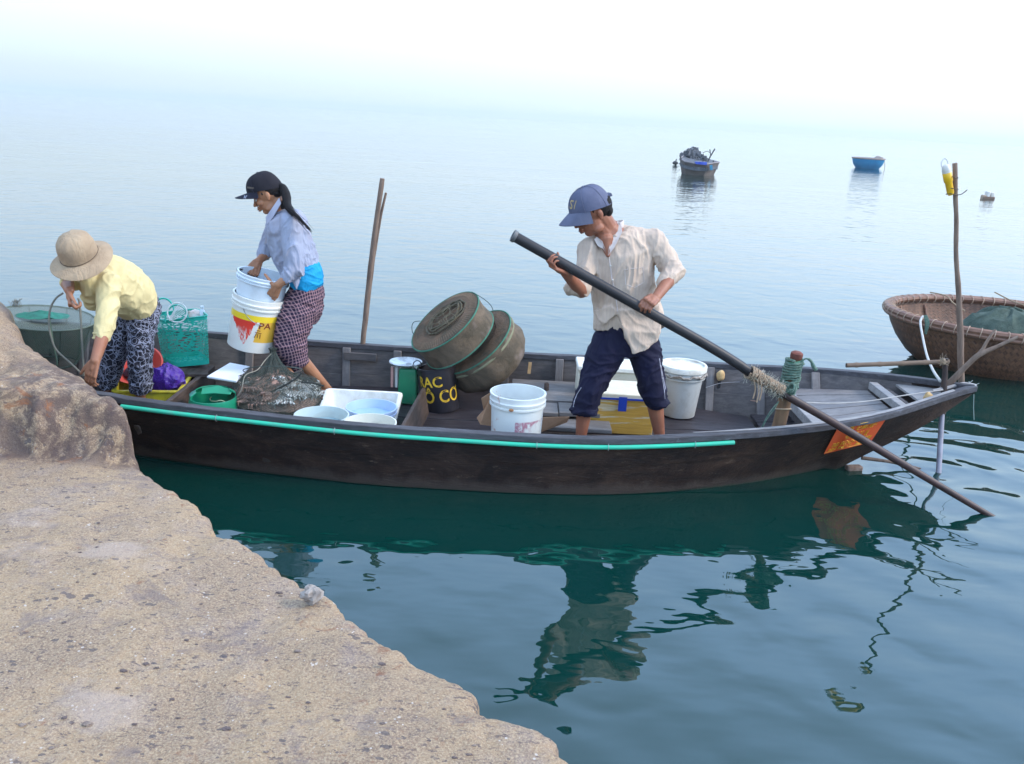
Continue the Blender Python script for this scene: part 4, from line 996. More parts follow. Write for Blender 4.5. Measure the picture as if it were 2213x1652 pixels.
k = t.math('MAXIMUM', k, sol, True)
p = t.bsdf((.02, .46, .34), .35, .5); tr = t.n('ShaderNodeBsdfTransparent'); mx = t.n('ShaderNodeMixShader'); t.l(k, mx.inputs[0]); t.l(tr.outputs[0], mx.inputs[1]); t.l(p.outputs[0], mx.inputs[2]); t.l(mx.outputs[0], t.out.inputs[0])
BASK = t.m
YB = 5.62
def bq(fr, dep, top):  # corner table
    TL, TR, BR, BL = W(352, 694, Y=YB), W(452, 683, Y=YB), W(456, 787, Y=YB), W(372, 795, Y=YB)
    a = TL.lerp(TR, fr); b = BL.lerp(BR, fr); return b.lerp(a, top)+Vector((-.15*dep, .19*dep, .0))
ring = []
tb = thing('shopping_basket', bq(.5, .5, 0), 'turquoise plastic shopping basket with pierced sides leaning at the far side', 'basket')
rs = []; NB = 64; NV = 14
for i in range(NV):
    row = []
    for j in range(NB):
        a = 2*math.pi*j/NB; ca, sa = math.cos(a), math.sin(a)
        e = .28; x = math.copysign(abs(ca)**e, ca)*.5+.5; y = math.copysign(abs(sa)**e, sa)*.5+.5
        row.append(bq(x, y, i/(NV-1)))
    rs.append(row)
mb = MB(); mb.rings(rs, cap=False); o = mb.build('body', BASK, tb); uvgrid(o, NB, NV, 4, 1)
# shift so a side's middle sits at .5
for d in o.data.uv_layers[0].data: d.uv = (d.uv[0]+.5, d.uv[1])
BG = mat('solid_green', (.02, .46, .34), None, .35, spec=.5)
mb = MB(); mb.slab(rs[0][::2], (0, 0, .004)); mb.build('base', BG, tb)
mb = MB(); mb.tube(rs[-1], .005, 6, closed=True); mb.build('rim', BG, tb)
for dep in (0, 1):
    c0 = bq(.30 if dep == 0 else .25, dep, 1)
    mb = MB(); mb.tube([c0+CRr*(.075*math.cos(a))+CRu*(.095*math.sin(a)) for a in np.linspace(-.2, math.pi+.2, 20)], .006, 8); mb.build('handle', BG, tb)
cc = W(383, 676, Y=YB-.03); Rr = 21*pxm(cc)
tc = thing('line_spool', cc, 'round white spool of fishing line hooked on the rim of the turquoise basket', 'spool')
WP = mat('white_line', (.72, .74, .70), (.55, .60, .55), .5, 50)
mb = MB(); mb.tube([cc+(CRr*math.cos(a)+CRu*math.sin(a))*Rr for a in np.linspace(0, 2*math.pi, 41)[:-1]], .005, 8, closed=True); mb.build('ring', WP, tc)
for k in range(7):
    a = .5+.06*k; o_ = (k-3)*.008; P = [cc+(CRr*math.cos(a+math.pi)+CRu*math.sin(a+math.pi))*Rr*.93+CRu*o_, cc+CRu*(o_*1.6)+CRb*.01, cc+(CRr*math.cos(a)+CRu*math.sin(a))*Rr*.93+CRu*o_]; mb = MB(); mb.tube(smooth_pts(P, 5), .0028, 5); mb.build('strand', WP, tc)
for (px, py, w_, h_, col, lb) in ((418, 677, .05, .05, (.62, .45, .38), 'crumpled pinkish bag poking out of the turquoise basket'), (437, 672, .022, .06, (.72, .80, .86), 'small white bottle standing in the turquoise basket')):
    c = W(px, py, Y=YB+.09); mb = MB()
    if h_ == .06: mb.lathe(c-Vector((0, 0, .05)), [(.001, 0), (.018, 0), (.018, .05), (.009, .06), (.009, .068), (.012, .068), (.012, .082), (.001, .082)], 16); o = mb.build('bottle', mat('bottle_plastic', col, None, .3), loc=c-Vector((0, 0, .05))); tag(o, lb, 'bottle')
    else: rock(mb, c-Vector((0, 0, .015)), (w_, .04, .035), 3, .5); o = mb.build('plastic_bag', mat('bag_film', col, (.7, .7, .66), .4, 20), loc=c-Vector((0, 0, .03))); tag(o, lb, 'bag')
# shelf boards under the basket
bb = bq(.5, .5, 0)
mb = MB(); mb.slab([(-2.75, 5.38, bb.z-.035), (bq(1, 0, 0).x+.02, 5.50, bb.z-.035), (bq(1, 1, 0).x+.02, 5.93, bb.z-.035), (-2.75, 5.90, bb.z-.035)], (0, 0, .018)); mb.build('bow_shelf', BROWN, boat)
# red basin with dark cloth, purple bag, yellow crate
c = W(298, 789, Y=5.40); R = 51*pxm(c); ax = (Vector((0.05, -.60, .82))).normalized()
tbn = thing('basin', c-ax*.10, 'coral red basin tipped forward behind the legs of the bending woman', 'basin')
mb = MB(); mb.lathe(c-ax*.09, [(.001, 0), (R*.62, 0), (R*.97, .09), (R*1.03, .092), (R*1.03, .097), (R*.96, .097), (R*.60, .006), (.001, .006)], 40, ax); mb.build('body', plastic('coral_plastic', (.72, .10, .07), (.62, .08, .06), .35, .15, (.4, .1, .08)), tbn)
mb = MB(); rock(mb, c-ax*.045-CRu*.02, (R*.72, R*.5, .045), 8, .4); tag(mb.build('wet_cloth', mat('navy_cloth', (.02, .026, .05), (.04, .05, .08), .7, 20, bump=.6, bscale=20), sub=1, loc=c-ax*.05), 'wet navy blue cloth heaped in the coral red basin', 'cloth')
c = W(362, 830, Y=5.30); mb = MB()
rs = []
for i, (r, z) in enumerate(((.6, -.05), (1, 0), (.98, .05), (.75, .085), (.45, .11), (.12, .125))):
    rs.append([c+Vector((math.cos(a)*.12*r*(1+.3*mn.noise(Vector((math.cos(a)*1.6, math.sin(a)*1.6, i*.3)))), math.sin(a)*.09*r, z*(1+.25*mn.noise(Vector((math.cos(a)*2, math.sin(a)*2, 3)))))) for a in np.linspace(0, 2*math.pi, 33)[:-1]])
mb.rings(rs); 
tag(mb.build('purple_bag', mat('purple_film', (.075, .018, .30), (.04, .01, .20), .38, 9, bump=1, bscale=14, bdist=.03, spec=.5), sub=1, loc=c, disp=folds(.012, (16, 16, 16), 4)), 'crumpled purple plastic bag lying in the yellow crate', 'bag')
y = YELC = plastic('yellow_plastic', (.62, .52, .03), (.50, .42, .03), .4, .6, (.25, .20, .04), gsc=14)
tcx = thing('crate', W(330, 846, z=.2), 'shallow yellow plastic crate on the boat floor behind the bending woman', 'crate')
q = [W(245, 846, z=.215), W(386, 847, z=.215), W(413, 812, z=.215), W(262, 812, z=.215)]
cen = sum(q, Vector())/4
for i in range(4):
    a, b = q[i], q[(i+1) % 4]; inn = lambda p: p+(cen-p).normalized()*.018
    mb = MB(); mb.slab([a, b, Vector((b.x, b.y, FZ))+(cen-b)*.06, Vector((a.x, a.y, FZ))+(cen-a)*.06], ((cen-(a+b)/2).normalized())*.006); mb.build('side', YELC, tcx)
    mb = MB(); mb.beam(a, b, .022, .014); mb.build('rim', YELC, tcx, bevel=.003)
mb = MB(); mb.slab([Vector((p.x, p.y, FZ+.012))+(cen-p)*.07 for p in q], (0, 0, .005)); mb.build('base', YELC, tcx)
# ---------------------------------------------------------------- poles, oar and stern gear
BARK = mat('bark_stick', (.17, .115, .085), (.09, .06, .045), .85, 30, (1, 1, .25), bump=.7, bscale=60)
GSTK = mat('grey_stick', (.25, .175, .13), (.15, .10, .075), .85, 30, (1, 1, .2), bump=.6, bscale=60)
def pole(nm, pts, radii, m, label, cat, n=9, k=5, jit=.0015, group=None, parent=None):
    P = smooth_pts(pts, k); N = len(P); rr = [float(np.interp(i/(N-1), np.linspace(0, 1, len(radii)), radii)) for i in range(N)]
    P = [p+Vector((mn.noise(p*7), mn.noise(p*7+Vector((9, 0, 0))), 0))*jit*2 for p in P]; rr = [r*(1+.10*mn.noise(p*14)) for r, p in zip(rr, P)]
    mb = MB(); mb.tube(P, rr, n); o = mb.build(nm, m, parent, loc=None if parent else P[0])
    return tag(o, label, cat, group)
pole('stake', [W(780, 800, Y=6.06), W(784, 740, Y=6.03), W(796, 620, Y=6.0), W(808, 520, Y=5.97), W(826, 386, Y=5.95)], [.019, .018, .018, .019, .016], GSTK, 'taller brown wooden stake standing against the far side of the boat', 'stake', group='stakes at the far side')
pole('stake', [W(786, 742, Y=6.08), W(803, 590, Y=6.04), W(812, 530, Y=6.03), W(822, 470, Y=6.02), W(834, 417, Y=6.0)], [.012, .013, .011, .010, .008], GSTK, 'shorter thin grey stake leaning against the taller brown one', 'stake', group='stakes at the far side')
# tall stern pole with lamp
p0 = W(2076, 842, Y=5.42); ty = 5.42
tp = thing('lamp_pole', p0, 'tall thin wooden pole at the stern with a yellow lamp bottle wired to its top', 'pole')
pole('pole', [W(2077, 842, Y=ty), W(2075, 700, Y=ty), W(2067, 560, Y=ty), W(2066, 460, Y=ty), W(2063, 353, Y=ty)], [.020, .018, .014, .013, .0145], GSTK, None, None, parent=tp)
la = W(2055, 422, Y=ty-.02); lb = W(2046, 372, Y=ty-.02); axl = (lb-la).normalized(); hl = (lb-la).length
mb = MB(); mb.lathe(la, [(.001, 0), (.014, 0), (.020, hl*.1), (.021, hl*.55), (.026, hl*.6), (.026, hl*.95), (.02, hl)], 18, axl); lampo = mb.build('lamp_body', mat('yellow_lamp_plastic', (.85, .50, .02), (.78, .45, .02), .35, 8), tp)
mb = MB(); mb.lathe(lb, [(.024, -.01), (.026, .01), (.022, .035), (.010, .045), (.001, .047)], 18, axl); mb.build('lamp_cap', mat('lamp_white', (.78, .74, .66), None, .35), lampo)
mb = MB(); mb.tube([lb+axl*.045+CRr*(.020*math.cos(a)-.004)+CRu*.035*math.sin(a) for a in np.linspace(-.3, 3.6, 16)], .003, 6); mb.build('hook', mat('white_hook', (.55, .56, .58), None, .4), lampo)
for py in (383, 408, 420):
    q = W(2057, py, Y=ty-.01); mb = MB(); mb.tube([q+Vector((math.cos(a)*.033, math.sin(a)*.03-.005, .004*math.sin(2*a))) for a in np.linspace(0, 2*math.pi, 21)[:-1]], .0025, 5, closed=True); mb.build('binding', mat('binding_wire', (.10, .08, .06), None, .7), tp)
mb = MB(); mb.tube(smooth_pts([W(2066, 422, Y=ty-.02), W(2078, 420, Y=ty-.02), W(2090, 411, Y=ty-.02)], 5), .0028, 6); mb.build('wire_end', mat('wire_end', (.10, .09, .09), None, .7), tp)
# forked branch
tf = thing('forked_branch', W(2034, 846, Y=5.38), 'forked bare grey branch propped at the stern tip, right of the lamp pole', 'branch')
pole('branch', [W(2030, 850, Y=5.38), W(2058, 822, Y=5.36), W(2090, 790, Y=5.34), W(2118, 766, Y=5.32), W(2158, 748, Y=5.31), W(2200, 728, Y=5.30)], [.026, .020, .016, .017, .012, .008], GSTK, None, None, parent=tf)
pole('side_twig', [W(2112, 771, Y=5.325), W(2124, 755, Y=5.33), W(2135, 735, Y=5.33), W(2151, 713, Y=5.34)], [.015, .011, .009, .007], GSTK, None, None, parent=tf)
# rudder: tiller, stock, shaft
sh = W(2028, 1029, z=-.02)
tr_ = thing('rudder', W(2041, 840, Y=5.34), 'rudder shaft hung through the stern with a bamboo tiller lashed across its head', 'rudder')
BAMB = mat('bamboo', (.20, .13, .085), (.12, .08, .055), .6, 8, (1, 6, 6), bump=.3)
T0, T1 = W(1829, 790, Y=5.30), W(2050, 782, Y=5.34)
P = [T0.lerp(T1, f) for f in np.linspace(0, 1, 41)]; rr = [.0145+(.003 if i % 9 == 4 else 0) for i in range(41)]
mb = MB(); mb.tube(P, rr, 12); mb.build('tiller', BAMB, tr_)
mb = MB(); mb.tube([T0-Vector((.0006, 0, 0)), T0+Vector((.001, 0, 0))], .0148, 12); mb.build('tiller_end', mat('bamboo_end', (.07, .045, .03), None, .8), tr_)
pole('stock', [W(2044, 775, Y=5.345), W(2042, 812, Y=5.33), W(2040, 850, Y=5.31), W(2037, 896, Y=5.24)], [.015, .017, .018, .018], mat('dark_stock', (.055, .035, .03), (.03, .02, .018), .7, 20), None, None, parent=tr_)
mb = MB(); mb.tube([W(2036, 890, Y=5.25), sh], .0165, 12); mb.build('shaft', mat('grey_pipe', (.30, .29, .34), (.24, .23, .28), .4, 8, grime=.4, gcol=(.12, .10, .10)), tr_)
mb = MB(); rg = random.Random(8)
for k in range(26):
    a = W(2040+rg.uniform(-9, 9), 781+rg.uniform(-6, 6), Y=5.32); mb.tube([a, a+Vector((rg.uniform(-.03, .03), -.01, rg.uniform(-.02, .04)))], .0012, 4)
mb.tube([W(2036, 782, Y=5.34)+Vector((.0+.003*k/8, .020*math.cos(k*.9), .020*math.sin(k*.9))) for k in range(40)], .0028, 5)
tag(mb.build('lashing', mat('frayed_twine', (.42, .33, .24), (.30, .22, .15), .9, 50), tr_), kind='stuff')
# brace under the stern just above the water
pole('rudder_brace', [W(1862, 990, z=.055), W(1920, 998, z=.04), W(1962, 1007, z=.02), W(1990, 1014, z=-.004)], [.012, .010, .009, .007], BARK, None, None, parent=boat)
mb = MB(); mb.box(W(1845, 1012, z=.01), (.10, .05, .035), rotz(.2)); mb.build('stern_shoe', mat('barnacled_wood', (.12, .07, .05), (.22, .16, .13), .9, 60), boat, bevel=.01)
# white tattered ends at the tip, line hanging from it
mb = MB()
for k in range(12):
    a = W(2092+rg.uniform(-8, 8), 834+rg.uniform(-3, 3), Y=5.38); mb.tube([a, a+Vector((rg.uniform(-.03, .04), -.01, rg.uniform(.0, .045)))], .0018, 4)
tag(mb.build('frayed_rope_end', mat('white_fray', (.66, .64, .60), None, .9), boat), kind='stuff')
mb = MB(); mb.tube([W(2105, 842, Y=5.36), W(2104, 880, Y=5.36), W(2105, 908, Y=5.37)], .0017, 5); mb.build('hanging_line', mat('pale_line', (.55, .60, .58), None, .6), boat)
mb = MB(); mb.tube(smooth_pts([W(2015, 846, Y=5.3), W(2050, 838, Y=5.33), W(2080, 830, Y=5.36), W(2108, 834, Y=5.40)], 6), [.012]*19, 8); mb.build('tip_cap', PALE, boat)
# oar post with green rope
TAN = mat('post_wood', (.24, .14, .075), (.12, .075, .045), .75, 10, (2, 2, .4), bump=.5, grime=.5, gcol=(.06, .035, .03), gsc=8)
pb, pm, pt = W(1679, 938, Y=4.74), W(1700, 850, Y=4.72), W(1722, 764, Y=4.70)
tpo = thing('oar_post', pb, 'thick brown wooden oar post at the near rail wound with green rope', 'post')
mb = MB(); mb.tube(smooth_pts([pb-Vector((0.012, -.01, .12)), pb, pm, pt], 8), [.040]*10+[.037]*6+[.030]*9, 16); mb.build('post', TAN, tpo)
mb = MB(); mb.lathe(pt+Vector((-.001, 0, -.028)), [(.031, 0), (.034, .01), (.033, .03), (.022, .038), (.001, .039)], 16, (pt-pm).normalized()); mb.build('post_head', mat('red_brown_wood', (.20, .06, .04), (.12, .04, .03), .8, 30, bump=.6), tpo)
GR = mat('green_net_rope', (.06, .13, .10), (.17, .23, .18), .9, 70, bump=1, bscale=200)
ax = (pt-pm).normalized()
mb = MB(); P = []
for k in range(150):
    f = k/149; c = pm.lerp(pt, -.12+.98*f); a = k*.62; r = .042+.012*mn.noise(Vector((k*.3, 0, 0)))+(.006 if f > .25 else 0)
    P.append(c+CRr*r*math.cos(a)+Vector((0, 1, 0))*r*math.sin(a)+ax*.012*mn.noise(Vector((k*.7, 3, 0))))
mb.tube(P, .0075, 6); mb.build('green_rope', GR, tpo)
mb = MB(); mb.tube(smooth_pts([pt+Vector((0, -.035, -.06)), W(1740, 776, Y=4.66), W(1752, 780, Y=4.66), W(1758, 792, Y=4.66), W(1764, 800, Y=4.66)], 5), [.005]*8+[.008]*5+[.011]*8, 7); mb.build('rope_tail', GR, tpo)
for k, rr_ in enumerate((.040, .042)):
    c = pt+ax*(-.045-.014*k); mb = MB(); mb.tube([c+CRr*rr_*math.cos(a)+Vector((0, 1, 0))*rr_*math.sin(a)+ax*.008*math.cos(a+k) for a in np.linspace(0, 2*math.pi, 25)[:-1]], .0065, 6, closed=True); mb.build('rope_turn', mat('light_green_rope', (.10, .28, .17), (.06, .2, .12), .8, 60), tpo)
c = pb.lerp(pm, .62); mb = MB(); mb.tube([c+CRr*.043*math.cos(a)+Vector((0, 1, 0))*.043*math.sin(a)+Vector((0, 0, -.012*math.sin(a))) for a in np.linspace(0, 2*math.pi, 25)[:-1]], .004, 6, closed=True); mb.build('twine_turn', mat('twine', (.42, .32, .22), None, .9), tpo)
for dx in (0, 5):
    mb = MB(); mb.tube(smooth_pts([W(1683, 868, Y=4.68), W(1668+dx, 885, Y=4.66), W(1655+dx*.6, 905, Y=4.66), W(1646+dx*.3, 925, Y=4.68)], 5), .003, 5); mb.build('cord', GR, tpo)
# the oar
OB = NT('black_oar_tube'); v = OB.coord((1, 1, 1)); c = OB.mix(OB.ramp(OB.noise(v, 6, 4), [(.4, 0.), (.65, 1.)]), (.018, .017, .020), (.035, .032, .034)); OB.bsdf(c, .42, .3, 0, OB.bump(OB.noise(v, 30, 3), .15, .003))
OW = mat('oar_shaft_wood', (.060, .030, .026), (.025, .016, .016), .45, 8, bump=.3)
oA, oM, oB = W(1115, 513, Y=4.50), W(1678, 842, Y=4.62), W(2140, 1115, z=-.005)
oar_pts = [oA, W(1390, 668, Y=4.55), W(1560, 765, Y=4.59), oM, W(1800, 913, Y=4.60), W(1980, 1020, Y=4.52), oB]
toar = thing('oar', oM, 'long black oar held by the man, running over the rail down into the water', 'oar')
P = smooth_pts(oar_pts, 8); N = len(P); iM = 24
mb = MB(); mb.tube(P[:iM+1], [.0275]*(iM+1), 16); mb.build('grip_tube', OB.m, toar)
d = (P[0]-P[1]).normalized()
mb = MB(); mb.lathe(P[0]-d*.001, [(.029, 0), (.0325, .004), (.0325, .02), (.028, .022), (.024, .02), (.023, .004), (.001, .003)], 24, d); mb.build('tube_end', mat('grey_tube_end', (.16, .17, .17), (.09, .09, .10), .5, 20), toar)
end = oB+(oB-P[-2]).normalized()*.25
PP = P[iM-1:]+[end]; rr = list(np.interp(np.linspace(0, 1, len(PP)), [0, .5, .9, 1], [.0235, .022, .017, .016])); mb = MB(); mb.tube(PP, [float(q) for q in rr], 14); mb.build('shaft', OW, toar)
RB = mat('beige_rope', (.44, .32, .22), (.26, .18, .12), .9, 60, bump=1, bscale=220)
FZZ = mat('fuzz', (.50, .44, .36), (.34, .36, .28), .95, 30)
a, b = W(1618, 803, Y=4.60), W(1692, 846, Y=4.625); ax = (b-a).normalized(); _, u, vv = frame(ax)
mb = MB(); Q = []
for k in range(190):
    f = k/189; c = a.lerp(b, f); an_ = k*.72; r = .029+.006*mn.noise(Vector((k*.25, 1, 0)))+(.006 if f < .25 else 0)
    Q.append(c+(u*math.cos(an_)+vv*math.sin(an_))*r+ax*.010*mn.noise(Vector((k*.5, 5, 0))))
mb.tube(Q, .0055, 6); mb.build('rope_lashing', RB, toar)
mb = MB(); rg = random.Random(4)
for k in range(420):
    f = rg.random(); c = a.lerp(b, f); an_ = rg.uniform(0, 6.28); dd_ = u*math.cos(an_)+vv*math.sin(an_); p = c+dd_*.030; q = p+dd_*rg.uniform(.004, .028)+Vector((rg.uniform(-.015, .015), 0, rg.uniform(-.02, .012))); mb.tube([p, p.lerp(q, .5)+ax*rg.uniform(-.004, .004), q], .0009, 3, cap=False)
tag(mb.build('rope_fuzz', FZZ, toar), kind='stuff')
for px, L in ((1637, 48), (1629, 40), (1643, 44)):
    mb = MB(); s0 = W(px, 822, Y=4.57); mb.tube(smooth_pts([s0, W(px+3, 822+L*.5, Y=4.58), W(px-2, 822+L, Y=4.58)], 5), .004, 5); mb.build('rope_tail', RB, toar)
# knot at the tail of the green rope around the oar
mb = MB(); c = W(1712, 842, Y=4.61); mb.tube([c+(u*math.cos(q)+vv*math.sin(q))*.028+ax*(q*.002-.02) for q in np.linspace(0, 18, 70)], .006, 6); mb.build('green_lashing', GR, toar)
# line from the post to the stern
P = smooth_pts([W(1709, 868, Y=4.70), W(1790, 872, Y=4.85), W(1870, 868, Y=5.0), W(1960, 854, Y=5.15), W(2038, 843, Y=5.30)], 6)
mb = MB(); mb.tube(P, .0035, 6); tag(mb.build('mooring_line', mat('pale_cord', (.42, .40, .38), None, .85), loc=P[0]), 'thin pale line stretched from the oar post to the stern tip', 'line')
# foam floats hung inside
FLT = mat('tan_float', (.62, .42, .20), (.48, .30, .14), .9, 40, bump=.8, bscale=90)
for px, py, Y_, r, lb in ((1557, 812, 5.90, .033, 'tan foam float hanging on the far side right of the lidded bucket'), (2006, 860, 5.22, .030, 'tan foam float lying in the narrow stern')):
    c = W(px, py, Y=Y_); t = thing('float', c, lb, 'float', 'tan foam floats'); mb = MB(); rock(mb, c, (r, r*.7, r*1.15), px % 7, .25); mb.build('foam_lump', FLT, t, sub=1)
    if px < 1900:
        mb = MB(); mb.beam(c-Vector((0, -.01, .03)), c-Vector((-.005, -.02, .16)), .018, .01, (0, 1, 0)); mb.build('strap', mat('dark_strap', (.03, .03, .035), None, .7), t)
        mb = MB(); mb.tube(smooth_pts([W(1525, 838, Y=5.85), W(1560, 828, Y=5.88), W(1600, 826, Y=5.9)], 5), .002, 5); mb.build('line', mat('thin_line', (.34, .34, .36), None, .8), t)
p = W(1592, 862, Y=5.86); q = W(1645, 869, Y=5.80)
mb = MB(); mb.tube([p, q], .007, 8); tag(mb.build('bamboo_strip', mat('pink_bamboo', (.40, .25, .18), (.3, .18, .12), .7, 20), loc=p), 'short pinkish bamboo strip lying along the foot of the far lining', 'strip')
for px in (1705, 1737):
    pass

# ---------------------------------------------------------------- woven basket boat
WV = NT('woven_bamboo'); v = WV.coord(); c1_, c2_ = (.19, .095, .055), (.080, .040, .026)
def weave(ang, sc):
    x = WV.n('ShaderNodeUVMap'); mp = WV.n('ShaderNodeMapping'); WV.l(x.outputs[0], mp.inputs[0]); mp.inputs['Rotation'].default_value = (0, 0, ang); mp.inputs['Scale'].default_value = (sc, sc, 1)
    return mp.outputs[0]
ck = WV.n('ShaderNodeTexChecker'); WV.l(weave(.785, 1), ck.inputs[0]); ck.inputs['Scale'].default_value = 46
n1 = WV.noise(weave(.785, 1), 60, 3, .6); mpA = WV.n('ShaderNodeMapping'); WV.l(weave(.785, 1), mpA.inputs[0]); mpA.inputs['Scale'].default_value = (6, 60, 1); nA = WV.noise(mpA.outputs[0], 1.5, 3)
mpB = WV.n('ShaderNodeMapping'); WV.l(weave(.785, 1), mpB.inputs[0]); mpB.inputs['Scale'].default_value = (60, 6, 1); nB = WV.noise(mpB.outputs[0], 1.5, 3)
st = WV.mix(ck.outputs['Fac'], nA, nB)
c = WV.mix(WV.ramp(st, [(.38, 0.), (.62, 1.)]), c2_, c1_); c = WV.mix(WV.math('MULTIPLY', ck.outputs['Fac'], .35), c, (.28, .13, .07))
c = WV.mix(WV.ramp(WV.noise(v, 3, 5, .7), [(.5, 0.), (.66, .7)]), c, (.05, .025, .018))
WV.bsdf(c, .5, .4, 0, WV.bump(st, .7, .012)); WV = WV.m
bc = Vector((4.50, 7.87, 0)); RX, RY, RZt = 1.10, .80, .44
def brim(a, r=1.0, z=None): return Vector((bc.x+RX*r*math.cos(a), bc.y+RY*r*math.sin(a), (RZt-.02*math.cos(a)+.02*math.sin(a)) if z is None else z))
tb2 = thing('basket_boat', bc, 'round woven bamboo basket boat with a bound rim floating beyond the stern', 'basket boat', 'round basket boats on the water')
n = 96; prof = ((.30, -.13), (.52, -.10), (.68, -.02), (.80, .08), (.895, .20), (.955, .31), (.985, .40), (.99, .44))
rs = [[brim(a, r, z-.02*math.cos(a)*(z/.44 if z > 0 else 0)) for a in np.linspace(0, 2*math.pi, n+1)[:-1]] for r, z in prof]
mb = MB(); mb.rings(rs, cap=True, captop=False); o = mb.build('hull', WV, tb2); uvgrid(o, n, len(prof), 4, .42)
rs = [[brim(a, r-.02, z+.012) for a in np.linspace(0, 2*math.pi, n+1)[:-1]] for r, z in prof[2:-1]]
mb = MB(); mb.rings(rs[::-1], cap=False); o = mb.build('inner_lining', WV, tb2); uvgrid(o, n, len(rs), 4, .42)
mb = MB(); mb.rings([[brim(a, .66, .005) for a in np.linspace(0, 2*math.pi, 49)[:-1]], [brim(a, .02, .0) for a in np.linspace(0, 2*math.pi, 49)[:-1]]]); mb.build('floor', BROWN, tb2)
RIMM = mat('rim_bamboo', (.26, .13, .08), (.15, .075, .05), .5, 8, (1, 1, 6), bump=.4)
for r, dz, rd in ((1.0, .0, .030), (.965, -.004, .026), (1.005, -.035, .022)):
    mb = MB(); mb.tube([brim(a, r)+Vector((0, 0, dz)) for a in np.linspace(0, 2*math.pi, n+1)[:-1]], rd, 8, closed=True); mb.build('rim', RIMM, tb2)
BIND = mat('cane_binding', (.50, .36, .26), None, .8)
for k in range(64):
    a = 2*math.pi*k/64; c = brim(a, .985)+Vector((0, 0, -.012)); d = Vector((math.cos(a), math.sin(a), 0)); tn = Vector((-math.sin(a), math.cos(a), 0))
    mb = MB(); mb.tube([c+d*.055*math.cos(q)+Vector((0, 0, .045*math.sin(q)))+tn*.004*math.sin(q*2) for q in np.linspace(0, 2*math.pi, 13)[:-1]], .0035, 4, closed=True); mb.build('binding', BIND, tb2)
for k in range(16):
    a = 2*math.pi*k/16+.1; mb = MB(); mb.tube([brim(a, .955, .40), brim(a, .87, .20), brim(a, .76, .06)], .012, 6); mb.build('rib', RIMM, tb2)
# net heaped in it
c = W(2180, 690, Y=7.85); c.z = .20; mb = MB(); rs = []
for k in range(10):
    f = k/9; rr_ = math.cos(f*1.5); rs.append([c+Vector((math.cos(a)*.46*rr_*(1+.1*mn.noise(Vector((math.cos(a)*2, math.sin(a)*2, f)))), math.sin(a)*.32*rr_, .33*math.sin(f*1.5)*(1+.14*mn.noise(Vector((math.cos(a)*3, math.sin(a)*3, f*2)))))) for a in np.linspace(0, 2*math.pi, 49)[:-1]])
mb.rings(rs); tag(mb.build('fishing_net', mat('heaped_net', (.085, .12, .095), (.045, .07, .055), .9, 12, bump=1, bscale=90, bdist=.01), loc=c, disp=folds(.02, (8, 8, 8), 2)), 'dark green fishing net heaped inside the woven basket boat', 'net')
for P in ([W(2010, 632, Y=8.5), W(2045, 640, Y=8.3), W(2060, 655, Y=8.1), W(2085, 672, Y=7.9)], [W(2150, 632, Y=8.5), W(2185, 650, Y=8.2), W(2213, 660, Y=8.0)]):
    mb = MB(); mb.tube(smooth_pts(P, 5), .006, 6); mb.build('cord', mat('tan_cord', (.34, .24, .15), None, .9), tb2)
# tow rope and green knot
P = smooth_pts([W(1994, 684, Y=7.25), W(1989, 697, Y=7.1), W(1994, 728, Y=6.8), W(2003, 768, Y=6.3), W(2016, 800, Y=5.8), W(2032, 824, Y=5.36)], 7)
mb = MB(); mb.tube(P, .009, 8); tag(mb.build('tow_rope', mat('white_rope', (.55, .54, .52), (.42, .41, .38), .9, 60, bump=.8, bscale=200), loc=P[-1]), 'slack white rope tying the basket boat to the stern', 'rope')
mb = MB(); rg = random.Random(6)
for k in range(5): mb.tube(smooth_pts([W(1998+k, 682, Y=7.2), W(2001+k*1.5, 700, Y=7.18), W(1999+k*.8+rg.uniform(-2, 2), 722, Y=7.2)], 4), .009, 5)
o = mb.build('green_rope_end', GR, loc=W(1998, 682, Y=7.2)); tag(o, 'short green rope end knotted on the rim of the woven basket boat', 'rope')

# ---------------------------------------------------------------- far boats
fb = W(1512, 380, z=0); k = pxm(fb); Yf = fb.y
def F(px, py, dy=0): return W(px, py, Y=Yf+dy)
tfb = thing('fishing_boat', fb, 'small old brown wooden boat with blue sheeting and a forked stick, anchored far off', 'boat')
FBW = mat('far_hull', (.17, .135, .115), (.10, .08, .075), .8, 1.2, (1, 1, 4), bump=.3, bdist=.05)
FBG = mat('far_inner', (.14, .145, .16), (.07, .075, .085), .85, 3, bump=.6, bscale=9, bdist=.1)
top = [F(1469, 344, .6), F(1480, 350, .0), F(1500, 354, -.25), F(1528, 356, -.4), F(1543, 353, .2), F(1555, 352, 1.2), F(1530, 345, 2.6), F(1500, 334, 3.6), F(1480, 335, 2.4)]
cen = Vector((fb.x, Yf+1.0, 0)); bot = []
for p in top:
    q = p.lerp(Vector((cen.x, cen.y, p.z)), .22); bot.append(Vector((q.x, q.y, -.1)))
mb = MB(); mb.rings([bot, [b.lerp(t_, .5) for b, t_ in zip(bot, top)], top], cap=False); mb.add(bot, [list(range(len(bot)))]); mb.build('hull', FBW, tfb, smooth=False)
inn = [p.lerp(Vector((cen.x, cen.y, p.z)), .05) for p in top]
mb = MB(); mb.rings([top, inn, [p-Vector((0, 0, .28)) for p in inn]]); mb.build('inner_side', FBG, tfb, smooth=False)
mb = MB(); mb.tube([p+Vector((0, 0, .01)) for p in top], .028, 6, closed=True); mb.build('rail', mat('far_rail', (.30, .26, .26), None, .8), tfb)
